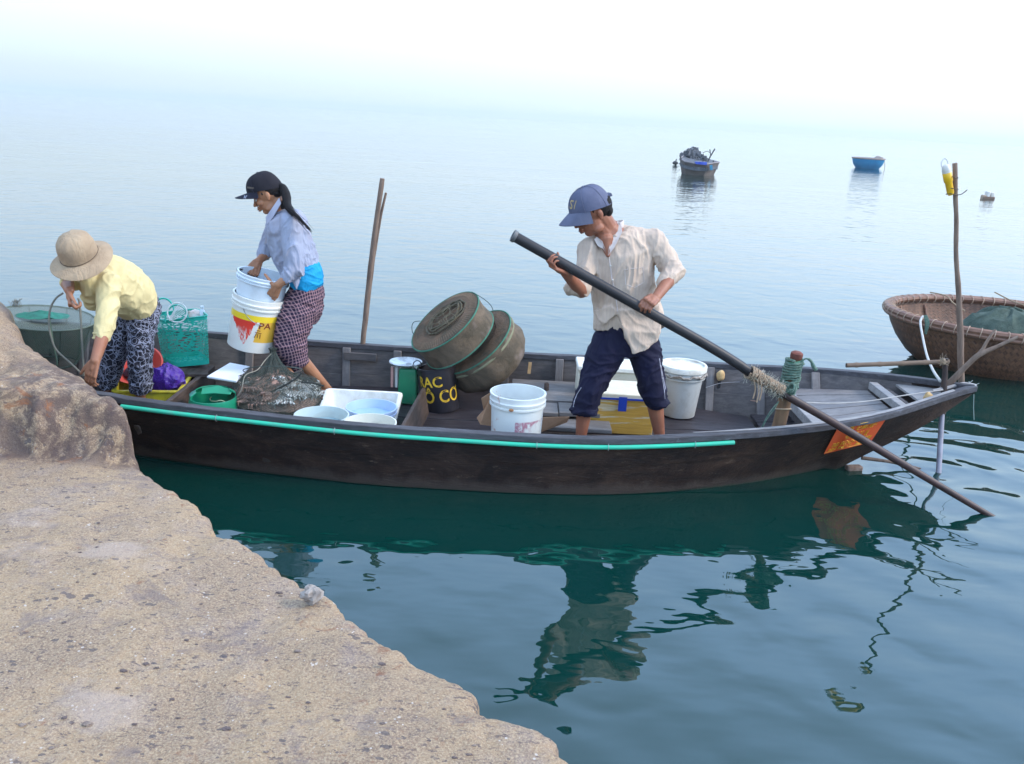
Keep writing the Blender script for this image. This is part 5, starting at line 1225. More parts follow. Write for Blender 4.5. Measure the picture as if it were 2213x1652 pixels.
mb = MB(); c = F(1492, 345, 2.2); rock(mb, c, (.50, .7, .42), 3, .6); rock(mb, F(1512, 347, 1.6), (.42, .5, .22), 6, .6); tag(mb.build('gear_heap', FBG, tfb, sub=2, disp=folds(.10, (4, 4, 4), 1, .8)), kind='stuff')
BLU = mat('blue_sheet', (.03, .07, .50), (.10, .16, .62), .5, 6)
mb = MB(); mb.slab([F(1502, 350, -.35), F(1528, 351, -.5), F(1527, 357, -.5), F(1504, 355, -.35)], (0, .15, 0)); mb.build('blue_sheet', BLU, tfb, smooth=False)
mb = MB(); mb.slab([F(1534, 358, -.42), F(1540, 357, -.30), F(1540, 368, -.15), F(1535, 368, -.3)], (0, .1, 0)); mb.build('blue_panel', mat('teal_panel', (.03, .22, .40), None, .5), tfb, smooth=False)
for P, r in (([(1529, 350), (1536, 337), (1545, 322)], .030), ([(1536, 338), (1535, 330), (1534, 323)], .022), ([(1536, 331), (1528, 327), (1518, 331)], .013), ([(1472, 345), (1471, 340), (1469, 336)], .035), ([(1498, 344), (1497, 334), (1495, 326), (1499, 323)], .025), ([(1519, 352), (1519, 345)], .022), ([(1526, 352), (1526, 344)], .02), ([(1541, 352), (1542, 347)], .03), ([(1488, 330), (1490, 323)], .02)):
    mb = MB(); mb.tube([F(x, y, .2) for x, y in P], r, 6); mb.build('stick', mat('far_stick', (.07, .075, .08), None, .8), tfb)
c = W(1459, 357, z=.0)+Vector((0, 0, .10)); tfl = thing('buoy', c, 'small dark float with a stub, left of the distant brown boat', 'buoy'); mb = MB(); rock(mb, c, (.15, .12, .10), 2, .4); mb.build('float', mat('dark_float', (.05, .055, .06), None, .8), tfl, sub=1)
mb = MB(); mb.tube([c+Vector((0, 0, .05)), c+Vector((.05, 0, .20))], .03, 6); mb.build('stub', mat('dark_stub', (.05, .05, .055), None, .8), tfl)
mb = MB(); mb.tube([c, c+Vector((.3, 0, -.06))], .015, 6); mb.build('line', mat('dark_line', (.08, .08, .09), None, .8), tfl)
fb2 = W(1880, 365, z=0); R = 33.5*pxm(fb2); hb_ = W(1880, 344, Y=fb2.y).z
tbb = thing('basket_boat', fb2, 'bright blue round basket boat floating far off, left of the lamp pole', 'basket boat', 'round basket boats on the water')
mb = MB(); mb.lathe(Vector((fb2.x, fb2.y+R*.5, 0)), [(R*.55, -.2), (R*.72, .0), (R*.90, hb_*.4), (R*.98, hb_*.8), (R, hb_), (R*.94, hb_), (R*.9, hb_*.6), (R*.6, .05), (.001, .05)], 40); mb.build('hull', mat('blue_hull', (.015, .24, .46), (.01, .18, .38), .5, 1.5), tbb)
mb = MB(); mb.tube([Vector((fb2.x+R*math.cos(a), fb2.y+R*.5+R*math.sin(a), hb_+.02)) for a in np.linspace(0, 2*math.pi, 41)[:-1]], .05, 6, closed=True); mb.build('rim', mat('tan_rim', (.36, .28, .24), None, .7), tbb)
mb = MB(); rock(mb, Vector((fb2.x+R*.45, fb2.y, hb_+.06)), (.28, .2, .13), 4, .4); mb.build('bundle', mat('tan_bundle', (.30, .26, .24), None, .8), tbb)
mb = MB(); mb.tube([Vector((fb2.x+R*.98, fb2.y+.4, hb_)), Vector((fb2.x+R*.99, fb2.y+.2, hb_*.5)), Vector((fb2.x+R*.95, fb2.y, -.05))], .02, 5); mb.build('line', mat('tan_line', (.45, .38, .30), None, .8), tbb)
c = W(2134, 430, z=0); tfo = thing('buoy', c, 'bundle of white foam blocks floating as a buoy, right of the lamp pole', 'buoy')
for dx, h_, m in ((-.16, .16, (.50, .36, .26)), (-.03, .30, (.78, .74, .68)), (.12, .27, (.72, .66, .58))):
    mb = MB(); mb.box(c+Vector((dx, 0, h_/2-.03)), (.13, .2, h_)); mb.build('foam_block', mat('buoy_foam', m, None, .9, 9), tfo, bevel=.03)
mb = MB(); mb.box(c+Vector((0, 0, .03)), (.44, .22, .12)); mb.build('base', mat('brown_base', (.22, .14, .10), None, .9, 12), tfo, bevel=.03)
# ---------------------------------------------------------------- people
from mathutils.bvhtree import BVHTree
def bvh(o):
    me = o.data; org = LOC[o.name] if o.name in LOC else Vector((0, 0, 0))
    return BVHTree.FromPolygons([v.co+org for v in me.vertices], [list(p.vertices) for p in me.polygons])
def snap(b, px, py, out=.002):
    d = (CR @ Vector(((px-1106.5)/FPX, -(py-826)/FPX, -1.0))).normalized(); h = b.ray_cast(CAMP, d)
    return (h[0]-d*out) if h[0] is not None else None
def line_on(b, pts, out=.002, n=6):
    r = []
    for i in range(len(pts)-1):
        for k in range(n):
            f = k/n; p = snap(b, pts[i][0]+(pts[i+1][0]-pts[i][0])*f, pts[i][1]+(pts[i+1][1]-pts[i][1])*f, out)
            if p: r.append(p)
    p = snap(b, *pts[-1], out)
    if p: r.append(p)
    return r
def skin_mat(name, c1, c2):
    t = NT(name); v = t.coord(); c = t.mix(t.ramp(t.noise(v, 14, 4), [(.35, 0.), (.65, 1.)]), c1, c2); c = t.mix(t.ramp(t.noise(v, 5, 2), [(.5, 0.), (.7, .35)]), c, (c1[0]*.9, c1[1]*.6, c1[2]*.55))
    t.bsdf(c, .48, .4, 0, t.bump(t.noise(v, 120, 3), .12, .002), Subsurface_Weight=.06, Subsurface_Radius=(.02, .008, .004)); return t.m
class Head:
    def __init__(s, C, f, u, k=1.0):
        s.C = Vector(C); s.f = Vector(f).normalized(); u = Vector(u); s.u = (u-s.f*u.dot(s.f)).normalized(); s.s = s.f.cross(s.u).normalized(); s.k = k
        s.M = Matrix((s.f, s.s, s.u)).transposed()
    def p(s, f, sd, u): return s.C+(s.f*f+s.s*sd+s.u*u)*s.k
    def ell(s, mb, c, r, n=20, m=14): mb.ell(s.p(*c), [q*s.k for q in r], s.M, n, m)
    def skin(s, mb, jaw=1.0):
        s.ell(mb, (-.002, 0, .022), (.094, .076, .092)); s.ell(mb, (.028, 0, -.045), (.062*jaw, .057*jaw, .074)); s.ell(mb, (.055, 0, -.094), (.028, .030*jaw, .022))
        s.ell(mb, (.080, 0, .012), (.014, .048, .011)); s.ell(mb, (.074, 0, .035), (.020, .050, .03))
        for q in (-1, 1):
            s.ell(mb, (.062, q*.038, -.034), (.026, .022, .022)); s.ell(mb, (-.008, q*.078, -.014), (.015, .009, .024)); s.ell(mb, (-.003, q*.077, -.034), (.009, .008, .011))
            s.ell(mb, (.103, q*.012, -.040), (.011, .008, .007)); s.ell(mb, (.02, q*.045*jaw, -.085), (.03, .014, .02))
        mb.chain([s.p(.090, 0, .004), s.p(.101, 0, -.020), s.p(.112, 0, -.037)], [.008*s.k, .009*s.k, .0105*s.k])
        s.ell(mb, (.093, 0, -.060), (.012, .024, .010)); s.ell(mb, (.097, 0, -.066), (.009, .020, .0055)); s.ell(mb, (.094, 0, -.078), (.009, .018, .006))
    def features(s, parent, lip=(.22, .07, .06)):
        DK = mat('eye_dark', (.012, .008, .007), None, .25); WH = mat('eye_white', (.55, .50, .46), None, .3); LP = mat('lips', lip, None, .5); BR = mat('brow_hair', (.015, .012, .011), None, .8)
        for q in (-1, 1):
            mb = MB(); s.ell(mb, (.0805, q*.030, -.012), (.011, .0145, .0085), 14, 9); e = mb.build('eye', WH, parent)
            mb = MB(); s.ell(mb, (.0885, q*.031, -.013), (.0045, .0065, .0065), 12, 8); mb.build('iris', DK, e)
            mb = MB(); mb.tube([s.p(.0915, q*.014, .006), s.p(.094, q*.028, .012), s.p(.085, q*.047, .008)], .0035*s.k, 6); mb.build('eyebrow', BR, parent)
            mb = MB(); mb.tube([s.p(.0895, q*.016, -.008), s.p(.0925, q*.029, -.004), s.p(.084, q*.044, -.009)], .0018*s.k, 5); mb.build('lashes', BR, parent)
        mb = MB(); s.ell(mb, (.1035, 0, -.0675), (.004, .019, .0045), 14, 8); s.ell(mb, (.100, 0, -.0775), (.0045, .017, .005), 14, 8); mb.build('lips', LP, parent)
    def cap(s, parent, m, mv, h=.135, rf=.112, rs_=.090, fc=.018, base_f=.045, base_b=.0, visor=.10, droop=.02, curl=.05):
        """baseball cap: six-panel crown, visor, button, strap"""
        rs = []; n = 48
        for i in range(15):
            t = i/14*math.pi/2*.985; row = []
            for j in range(n):
                a = 2*math.pi*j/n; sq = math.cos(t)**.72 if t < 1.5 else math.cos(t)**.72; ub = base_b+(base_f-base_b)*(1+math.cos(a))/2
                seam = 1-.012*abs(math.sin(3*a))**8*0+.008*math.cos(6*a)
                row.append(s.p(fc+rf*sq*math.cos(a)*seam, rs_*sq*math.sin(a)*seam, ub+(h-ub)*math.sin(t)**1.15+.002*mn.noise(Vector((a*2, t*3, 0)))))
            rs.append(row)
        ins = [[s.p(fc+rf*.96*math.cos(2*math.pi*j/n), rs_*.96*math.sin(2*math.pi*j/n), base_b+(base_f-base_b)*(1+math.cos(2*math.pi*j/n))/2+.012) for j in range(n)]]
        mb = MB(); mb.rings(ins+rs); o = mb.build('cap', m, parent)
        for a in (0, 60, 120, 180, 240, 300):
            a = R_(a); P = []
            for i in range(15):
                t = i/14*math.pi/2*.985; sq = math.cos(t)**.72; ub = base_b+(base_f-base_b)*(1+math.cos(a))/2; P.append(s.p(fc+(rf+.0008)*sq*math.cos(a)*1.009, (rs_+.0008)*sq*math.sin(a)*1.009, ub+(h+.001-ub)*math.sin(t)**1.15))
            mb = MB(); mb.tube(P, .0012, 4); mb.build('seam', mv, o)
        g = []; gb = []
        for i in range(9):
            v_ = i/8; r1, r2 = [], []
            for j in range(21):
                q = -1+2*j/20; a = q*R_(72); L = visor*(1-abs(q)**2.6*.9)
                f0 = fc+rf*.985*math.cos(a); s0 = rs_*.985*math.sin(a); ub = base_b+(base_f-base_b)*(1+math.cos(a))/2+.003
                p = (f0+L*v_, s0*(1+.03*v_), ub-droop*v_**1.2-curl*abs(q)**1.8*v_**.7*.8)
                r1.append(s.p(*p)); r2.append(s.p(p[0], p[1], p[2]-.004))
            g.append(r1); gb.append(r2)
        mb = MB(); mb.rings(g, False, False); mb.rings(gb, False, False); mb.rings([g[-1], gb[-1]], False, False); mb.rings([[r[0] for r in g], [r[0] for r in gb]], False, False); mb.rings([[r[-1] for r in g], [r[-1] for r in gb]], False, False)
        v = mb.build('visor', mv, o); mb = MB(); s.ell(mb, (fc, 0, h+.001), (.008, .008, .005)); mb.build('button', mv, o)
        return o, v
def hand(mb, wrist, dirv, palmn, curls=(.5, .6, .5), thumb=1, k=1.0, spread=.02, th_dir=None, th_curl=.4):
    """palm, four unequal bent fingers, and a thumb from the side of the palm; palmn points out of the palm"""
    d = Vector(dirv).normalized(); n = Vector(palmn); n = (n-d*n.dot(d)).normalized(); s = d.cross(n).normalized()*thumb      # s: towards the thumb
    w = Vector(wrist); L = .082*k
    for q in (-.030, -.010, .010, .028): mb.cone(w+s*q*.55*k, w+d*L+s*q*k, .0125*k, .0105*k, 10)
    mb.cone(w+d*.01, w+d*.045*k, .020*k, .018*k, 10)
    for i, (q, ln) in enumerate(((.029, .90), (.010, 1.0), (-.010, .95), (-.029, .75))):
        p = w+d*L+s*q*k; ang = 0; dd_ = (d+s*q*spread*20).normalized(); r = .0088*k*(1 if i < 3 else .88); P = [p-dd_*.01]; RR = [r*1.05]
        ax = s*thumb
        for c, l in zip(curls, (.042, .027, .021)):
            ang += c*(1+.06*i); di = (dd_*math.cos(ang)+n*math.sin(ang)).normalized(); P.append(P[-1]+di*l*ln*k+(dd_*.01 if len(P) == 1 else Vector())); RR.append(r*(1-.09*len(RR)))
        mb.chain(P, RR, 9)
    t0 = w+d*.018*k+s*.026*k; td = Vector(th_dir).normalized() if th_dir is not None else (d*.55+s*.6+n*.45).normalized()
    t1 = t0+td*.036*k; t2 = t1+(td*math.cos(th_curl)+d*math.sin(th_curl)*.6+n*math.sin(th_curl)*.5).normalized()*.030*k; t3 = t2+(t2-t1).normalized()*.020*k
    mb.chain([w+d*.012+s*.010*k, t0, t1, t2, t3], [.014*k, .013*k, .0115*k, .0098*k, .008*k], 9)
def foot(mb, ank, dirv, k=1.0):
    d = Vector(dirv).normalized(); s = d.cross(Vector((0, 0, 1))); a = Vector(ank); z = FZ+.022
    heel = Vector((a.x, a.y, z))-d*.035; toe = Vector((a.x, a.y, z-.004))+d*.155*k
    mb.cone(a, heel+Vector((0, 0, .01)), .030*k, .028*k); mb.cone(a, heel+d*.08+Vector((0, 0, .012)), .030*k, .026*k); mb.cone(heel, toe, .026*k, .016*k); mb.cone(heel+d*.05, toe+s*.028-d*.02, .024*k, .014*k); mb.cone(heel+d*.05, toe-s*.028-d*.035, .022*k, .012*k)
    for i, q in enumerate((-.036, -.018, 0, .018, .034)): mb.cone(toe+s*q-d*.02, toe+s*q+d*(.022-.006*abs(i-3)), .010, .009, 8)
VOX = .0042
def cloth(name, c1, c2, scale=20, rough=.85, bump=.25, extra=None, bs=16):
    t = NT(name); v = t.coord(); c = t.mix(t.ramp(t.noise(v, scale, 4), [(.35, 0.), (.65, 1.)]), c1, c2)
    if extra: c = extra(t, v, c)
    hb = t.math('ADD', t.noise(t.coord((1, 1, .45)), bs, 4, .6, .8), t.math('MULTIPLY', t.noise(v, 350, 2), .06))
    t.bsdf(c, rough, .2, 0, t.bump(hb, bump, .02)); return t.m
PX = lambda p: pxm(p)
def S(px, py, Y, hw, hd, sd=None):
    p = W(px, py, Y=Y); return (p, hw*pxm(p), hd) if sd is None else (p, hw*pxm(p), hd, sd)

# ================= the rowing man
man = thing('person', W(1340, 960, z=FZ), 'man in a faded blue cap and beige shirt holding the long black oar', 'person')
SKM = skin_mat('tanned_skin', (.33, .135, .078), (.27, .105, .06))
f = Vector((-.86, -.24, -.455)); u = Vector((-.40, -.10, .90))
hm = Head(W(1281, 455, Y=4.80), f, u, 1.06)
oar_at = lambda px: min(smooth_pts(oar_pts, 60), key=lambda q: abs(px-(1106.5+FPX*(q-CAMP).dot(CRr)/-(q-CAMP).dot(CRb))))
od = (oar_at(1500)-oar_at(1200)).normalized(); nup = Vector((0, -1, 0)).cross(od).normalized()
if nup.z < 0: nup = -nup
mb = MB(); hm.skin(mb, 1.05)
nb0 = W(1318, 505, Y=4.87)
mb.cone(hm.p(-.025, 0, -.05), nb0, .056, .062); mb.cone(hm.p(.0, 0, -.07), W(1312, 512, Y=4.84), .048, .055)
mb.chain([nb0, W(1345, 560, Y=4.88), W(1352, 650, Y=4.90), W(1352, 720, Y=4.90)], [.08, .11, .10, .11])       # trunk inside the clothes
mb.cone(W(1309, 520, Y=4.80), W(1314, 552, Y=4.765), .045, .012)                                             # chest in the open collar
# arms
shR, elR, wrR = W(1408, 520, Y=4.87), W(1456, 592, Y=4.80), W(1413, 636, Y=4.63)
shL, elL = W(1275, 540, Y=4.84), W(1257, 630, Y=4.74)
gR, gL = oar_at(1388), oar_at(1208)
wR = gR+nup*.046+Vector((.055, .030, .012)); wL = gL-nup*.035+Vector((.055, .020, -.028))
mb.chain([shR, elR, wR.lerp(elR, .5), wR], [.05, .040, .033, .026]); mb.chain([shL, elL, wL.lerp(elL, .45), wL], [.05, .038, .032, .026])
hand(mb, wR, (-.52, -.78, -.12), -nup+Vector((0, .12, 0)), (1.0, .75, .6), thumb=-1, th_dir=(-.65, .35, -.55))
hand(mb, wL, (-.70, -.42, .30), nup+Vector((0, .10, 0)), (.55, 1.0, .8), thumb=1, th_dir=(-.15, .25, .9))
# legs
kL, aL = W(1270, 842, Y=4.80), W(1255, 947, Y=4.84); kR, aR = W(1412, 842, Y=4.88), W(1426, 946, Y=4.93)
hL, hR = W(1318, 735, Y=4.90), W(1388, 735, Y=4.92)
for h_, k_, a_ in ((hL, kL, aL), (hR, kR, aR)):
    mid = k_.lerp(a_, .38)+Vector((0, .02, 0)); mb.chain([W(1352, 720, Y=4.90), h_, k_, mid, a_], [.09, .07, .047, .049, .031])
foot(mb, aL, (-.45, -.9, 0)); foot(mb, aR, (.25, -.95, 0))
body = mb.build('body', SKM, man, vox=.0038, sm=5)
hm.features(man)
mb = MB(); hm.ell(mb, (-.030, 0, .012), (.078, .0785, .072)); hm.ell(mb, (-.060, 0, -.026), (.038, .062, .040)); hm.ell(mb, (-.002, 0, .040), (.090, .0785, .034)); hm.ell(mb, (.020, 0, .012), (.013, .0765, .026))
mb.build('hair', mat('black_hair', (.010, .008, .008), (.022, .018, .016), .7, 40, (1, 1, .3), bump=.8, bscale=120, spec=.15), man)
CAPB = cloth('faded_blue_cotton', (.125, .135, .20), (.09, .10, .16), 14, .9, .15)
CAPV = cloth('faded_blue_visor', (.14, .15, .215), (.11, .12, .175), 14, .9, .1)
cap, vis = hm.cap(man, CAPB, CAPV, h=.130, rf=.112, rs_=.089, fc=.004, base_f=.036, base_b=-.004, visor=.075, droop=.030, curl=.040)
bc_ = bvh(cap)
def decal(b, txt, quad, m, parent, out=.0015, name='lettering'):
    uv, fs = text_mesh(txt); vs = []
    for p, q in uv:
        x = (1-q)*((1-p)*quad[3][0]+p*quad[2][0])+q*((1-p)*quad[0][0]+p*quad[1][0]); y = (1-q)*((1-p)*quad[3][1]+p*quad[2][1])+q*((1-p)*quad[0][1]+p*quad[1][1])
        vs.append(snap(b, x, y, out))
    ok = [v is not None for v in vs]
    if not any(ok): return
    dflt = next(v for v in vs if v is not None)
    fs = [t for t in fs if all(ok[i] for i in t)]; mb = MB(); mb.add([v if v is not None else dflt for v in vs], fs); return mb.build(name, m, parent, smooth=False)
decal(bc_, 'SV', ((1233, 432), (1246, 434), (1245, 454), (1231, 452)), mat('yellow_stitching', (.50, .38, .14), (.42, .30, .16), .8, 60), cap)
mb = MB(); mb.box(hm.p(-.102, 0, .035), (.03, .05, .016), hm.M); mb.build('strap', CAPB, cap)
# shirt
def stripes(t, v, c):
    x = t.n('ShaderNodeSeparateXYZ'); t.l(v, x.inputs[0]); q = t.math('SINE', t.math('MULTIPLY', t.math('ADD', x.outputs['X'], t.math('MULTIPLY', t.noise(v, 5, 2), .03)), 330))
    c = t.mix(t.ramp(q, [(.55, 0.), (.95, .22)]), c, (.40, .30, .28)); return t.mix(t.ramp(t.noise(v, 3.5, 5, .7), [(.48, 0.), (.68, .5)]), c, (.36, .27, .22))
SHM = cloth('beige_striped_shirt', (.62, .49, .385), (.55, .43, .34), 10, .85, .45, stripes, 14)
mb = MB()
mb.limb([S(1328, 503, 4.87, 34, .075), S(1334, 518, 4.87, 62, .095), S(1338, 548, 4.87, 78, .115), S(1343, 600, 4.88, 72, .120), S(1352, 650, 4.89, 68, .120), S(1358, 684, 4.89, 75, .125), S(1360, 702, 4.89, 76, .12)], 32)
mb.chain([shR, W(1440, 560, Y=4.84), W(1456, 588, Y=4.80), W(1437, 608, Y=4.74)], [.070, .066, .062, .050]); mb.chain([shL, W(1262, 590, Y=4.79), W(1257, 624, Y=4.75), W(1236, 622, Y=4.70)], [.068, .056, .056, .044])
mb.cone(W(1340, 506, Y=4.90), shR, .055, .066); mb.cone(W(1310, 512, Y=4.88), shL, .05, .062)
mb.slab([W(1334, 672, Y=4.752), W(1350, 722, Y=4.742), W(1366, 768, Y=4.742), W(1392, 760, Y=4.745), W(1421, 737, Y=4.77), W(1430, 700, Y=4.79), W(1425, 660, Y=4.78)], (0, .030, 0))
mb.slab([W(1425, 670, Y=4.80), W(1438, 706, Y=4.84), W(1425, 714, Y=4.9), W(1415, 690, Y=4.9)], (0, .03, 0))
mb.slab([W(1284, 672, Y=4.80), W(1291, 692, Y=4.78), W(1307, 701, Y=4.768), W(1322, 690, Y=4.758), W(1338, 676, Y=4.752), W(1320, 660, Y=4.77)], (0, .028, 0))
# drop the loft's lower right front so the trousers show
shirt = mb.build('shirt', SHM, man, vox=.0055, sm=6, disp=folds(.0075, (8, 8, 4.5), 2))
bsh = bvh(shirt)
COLM = cloth('shirt_collar', (.66, .58, .54), (.58, .50, .46), 10, .85, .2)
def panel(b, pts, m, parent, name, out=.004, th=.004, back=None):
    P = [snap(b, x, y, out) for x, y in pts]; dflt = [p for p in P if p is not None]
    if len(dflt) < 3: return
    P = [p if p is not None else dflt[0] for p in P]; mb = MB(); mb.slab(P, CRb*-th); return mb.build(name, m, parent)
for pts, Y0 in ((((1334, 478), (1341, 482), (1345, 502), (1328, 535), (1314, 553), (1316, 535), (1326, 512)), 4.79), (((1290, 512), (1284, 518), (1292, 532), (1303, 538), (1312, 551), (1302, 522)), 4.775)):
    mb = MB(); P = []
    for i, (x, y) in enumerate(pts):
        yy = (4.86 if y < 490 else 4.80 if y < 515 else 4.765) if Y0 > 4.78 else (4.80 if y < 520 else 4.77)
        P.append(W(x, y, Y=yy-.012))
    mb.slab(P, (0, .007, 0)); mb.build('collar', COLM, man, sub=0)
mb = MB(); P = [nb0+CRu*.03+Vector((.070*math.cos(a)+.004, .066*math.sin(a), .025*math.cos(a))) for a in np.linspace(-.9, 2.9, 16)]; mb.rings([[p+Vector((0, 0, .022)) for p in P], [p+Vector((.003, 0, -.03)) for p in P]], False, False); o = mb.build('collar_band', COLM, man); md = o.modifiers.new('t', 'SOLIDIFY'); md.thickness = .006
L = line_on(bsh, ((1316, 556), (1322, 600), (1330, 640), (1335, 674)), .001, 8)
if len(L) > 4: mb = MB(); mb.tube(L, .0035, 5); mb.build('placket', COLM, man)
for y, x in ((575, 1319), (606, 1324), (640, 1331)):
    p = snap(bsh, x, y, .003)
    if p: mb = MB(); mb.ell(p, (.006, .003, .006)); mb.build('button', mat('button', (.62, .58, .52), None, .3), man)
L = line_on(bsh, ((1350, 583), (1352, 615), (1372, 622), (1392, 610), (1390, 578), (1350, 583)), .0005, 6)
if len(L) > 6: mb = MB(); mb.tube(L, .0018, 4); mb.build('pocket', COLM, man)
# trousers
NAVY = cloth('navy_jersey', (.012, .012, .036), (.009, .009, .026), 9, .8, .5, None, 10)
mb = MB()
mb.limb([S(1350, 672, 4.89, 58, .11), S(1352, 700, 4.89, 62, .12), S(1352, 735, 4.90, 70, .13), S(1352, 762, 4.90, 68, .12)], 28)
mb.limb([S(1318, 725, 4.88, 36, .10), S(1309, 765, 4.86, 39, .11), S(1293, 800, 4.84, 35, .10), S(1276, 842, 4.81, 29, .085), S(1264, 872, 4.82, 28, .085), S(1261, 891, 4.83, 25, .075)], 28)
mb.limb([S(1386, 725, 4.90, 36, .10), S(1394, 770, 4.89, 36, .115), S(1404, 810, 4.88, 31, .10), S(1411, 842, 4.88, 29, .09), S(1416, 862, 4.90, 25, .085), S(1420, 876, 4.91, 20, .065)], 28)
for c, r in (((1262, 884, 4.825), 24), ((1420, 868, 4.905), 20)):
    p = W(c[0], c[1], Y=c[2]); k = pxm(p); mb.tube([p+Vector((math.cos(a)*r*k, math.sin(a)*.075, .006*math.sin(3*a))) for a in np.linspace(0, 2*math.pi, 25)[:-1]], .020, 8, closed=True)
tro = mb.build('trousers', NAVY, man, vox=.006, sm=6, disp=folds(.007, (8, 8, 9), 5))
bt_ = bvh(tro)
WS = mat('white_piping', (.60, .58, .66), None, .7)
for pts in (((1425, 775), (1430, 810), (1436, 845), (1437, 862)), ((1428, 790), (1433, 815), (1438.5, 842)), ((1256, 838), (1247, 852), (1241, 868), (1239, 880))):
    L = line_on(bt_, pts, .002, 8)
    if len(L) > 4: mb = MB(); mb.tube(L, .0022, 5); mb.build('side_stripe', WS, man)

# ================= the standing woman with the buckets
wom = thing('person', W(660, 860, z=FZ), 'woman in a black cap, grey shirt and checked trousers lifting two nested buckets', 'person')
SKW = skin_mat('warm_skin', (.40, .19, .10), (.35, .16, .085))
hw_ = Head(W(580, 418, Y=5.60), (-.90, -.06, -.42), (-.42, 0, .905), 1.0)
mb = MB(); hw_.skin(mb, .95)
nk = W(606, 455, Y=5.60)
mb.cone(hw_.p(-.03, 0, -.05), nk, .046, .052)
mb.chain([nk, W(625, 500, Y=5.60), W(645, 570, Y=5.60), W(660, 625, Y=5.60)], [.06, .09, .085, .085])
sN, eN = W(629, 482, Y=5.46), W(639, 588, Y=5.41); sF, eF = W(596, 486, Y=5.73), W(578, 548, Y=5.74)
wN = W(601, 616, Y=5.385); wF = W(560, 563, Y=5.66)
mb.chain([sN, eN, eN.lerp(wN, .5), wN], [.045, .036, .032, .024]); mb.chain([sF, eF, eF.lerp(wF, .5), wF], [.045, .034, .030, .023])
hand(mb, wN, (-.50, .12, -.86), (-.28, .95, .05), (.35, .45, .35), thumb=-1, k=.98, th_dir=(-.55, .1, .75), th_curl=.2)
hand(mb, wF, (-.35, -.30, -.85), (.35, -.9, .1), (.6, .9, .6), thumb=1, k=.95, th_dir=(-.5, -.3, -.5))
kN, aN = W(622, 752, Y=5.46), W(706, 838, Y=5.62); kF, aF = W(606, 745, Y=5.70), W(628, 838, Y=5.72)
for (h_, k_, a_) in ((W(655, 650, Y=5.52), kN, aN), (W(650, 650, Y=5.68), kF, aF)):
    mid = k_.lerp(a_, .35)+(Vector((.015, .01, -.012))); mb.chain([W(660, 625, Y=5.60), h_, k_, mid, a_], [.085, .062, .044, .044, .028])
foot(mb, aN, (-.75, -.5, 0), .93); foot(mb, aF, (-.9, -.2, 0), .93)
mb.build('body', SKW, wom, vox=.0038, sm=5)
hw_.features(wom, (.30, .10, .08))
HAIR = mat('long_black_hair', (.008, .007, .008), (.018, .015, .015), .62, 60, (1, 1, .15), bump=.8, bscale=160, spec=.15)
mb = MB(); hw_.ell(mb, (-.022, 0, .016), (.076, .0785, .064)); hw_.ell(mb, (-.050, 0, -.018), (.036, .062, .036)); hw_.ell(mb, (-.002, 0, .040), (.092, .079, .036)); hw_.ell(mb, (.022, 0, .010), (.015, .0765, .030)); mb.build('hair', HAIR, wom)
P = smooth_pts([W(598, 405, Y=5.60), W(610, 405, Y=5.58), W(618, 422, Y=5.54), W(622, 445, Y=5.48), W(636, 462, Y=5.40), W(655, 481, Y=5.36), W(674, 503, Y=5.36)], 6)
mb = MB(); N = len(P); mb.tube(P, [float(q) for q in np.interp(np.linspace(0, 1, N), [0, .08, .3, .5, .7, .9, 1], [.012, .021, .029, .025, .011, .005, .001])], 12)
for k in range(46):
    o_ = Vector((rnd.uniform(-.024, .024), rnd.uniform(-.022, .02), rnd.uniform(-.016, .016))); st_ = rnd.randint(2, 12); e_ = rnd.randint(N-9, N)
    Q = [p+o_*(1-.25*i/N)+Vector((.006*mn.noise(Vector((i*.25, k, 0))), 0, .004*mn.noise(Vector((i*.2, k, 4))))) for i, p in enumerate(P)][st_:e_]; mb.tube(Q, [.0024*(1-.75*i/len(Q)) for i in range(len(Q))], 4)
mb.cone(W(618, 440, Y=5.57), W(600, 470, Y=5.56), .030, .006)
mb.build('ponytail', HAIR, wom)
mb = MB(); mb.tube([W(605, 405, Y=5.595)+Vector((.006*math.sin(a), .022*math.cos(a), .022*math.sin(a))) for a in np.linspace(0, 2*math.pi, 17)[:-1]], .005, 6, closed=True); mb.build('hair_tie', mat('white_tie', (.66, .64, .66), None, .6), wom)
CAPK = cloth('black_cotton', (.022, .020, .026), (.016, .015, .020), 14, .9, .12)
cap, vis = hw_.cap(wom, CAPK, cloth('dark_visor', (.024, .023, .040), (.018, .018, .030), 14, .8, .1), h=.137, rf=.112, rs_=.087, fc=.008, base_f=.048, base_b=.0, visor=.085, droop=-.004, curl=.055)
bvv = bvh(vis); bcc = bvh(cap)
WT = mat('white_print', (.55, .56, .66), None, .6)
decal(bvv, 'WI', ((524.5, 422.5), (534, 423.0), (534.5, 431), (525, 430)), WT, vis)
decal(bcc, 'ocean', ((534, 403.5), (548, 405), (548, 409), (534, 407.5)), mat('dim_print', (.22, .17, .13), None, .7), cap)
SHW = cloth('grey_blue_shirt', (.34, .37, .47), (.28, .305, .40), 8, .75, .6, lambda t, v, c: t.mix(t.ramp(t.noise(v, 4, 4, .6), [(.50, 0.), (.66, .6)]), c, (.40, .375, .42)), 12)
mb = MB()
sdv = (1, 0, 0)
mb.limb([S(605, 455, 5.60, 20, .07), S(612, 470, 5.60, 38, .15), S(620, 490, 5.60, 44, .175), S(630, 530, 5.60, 46, .165), S(641, 560, 5.60, 44, .157), S(649, 583, 5.60, 41, .152), S(655, 592, 5.60, 37, .15)], 32)
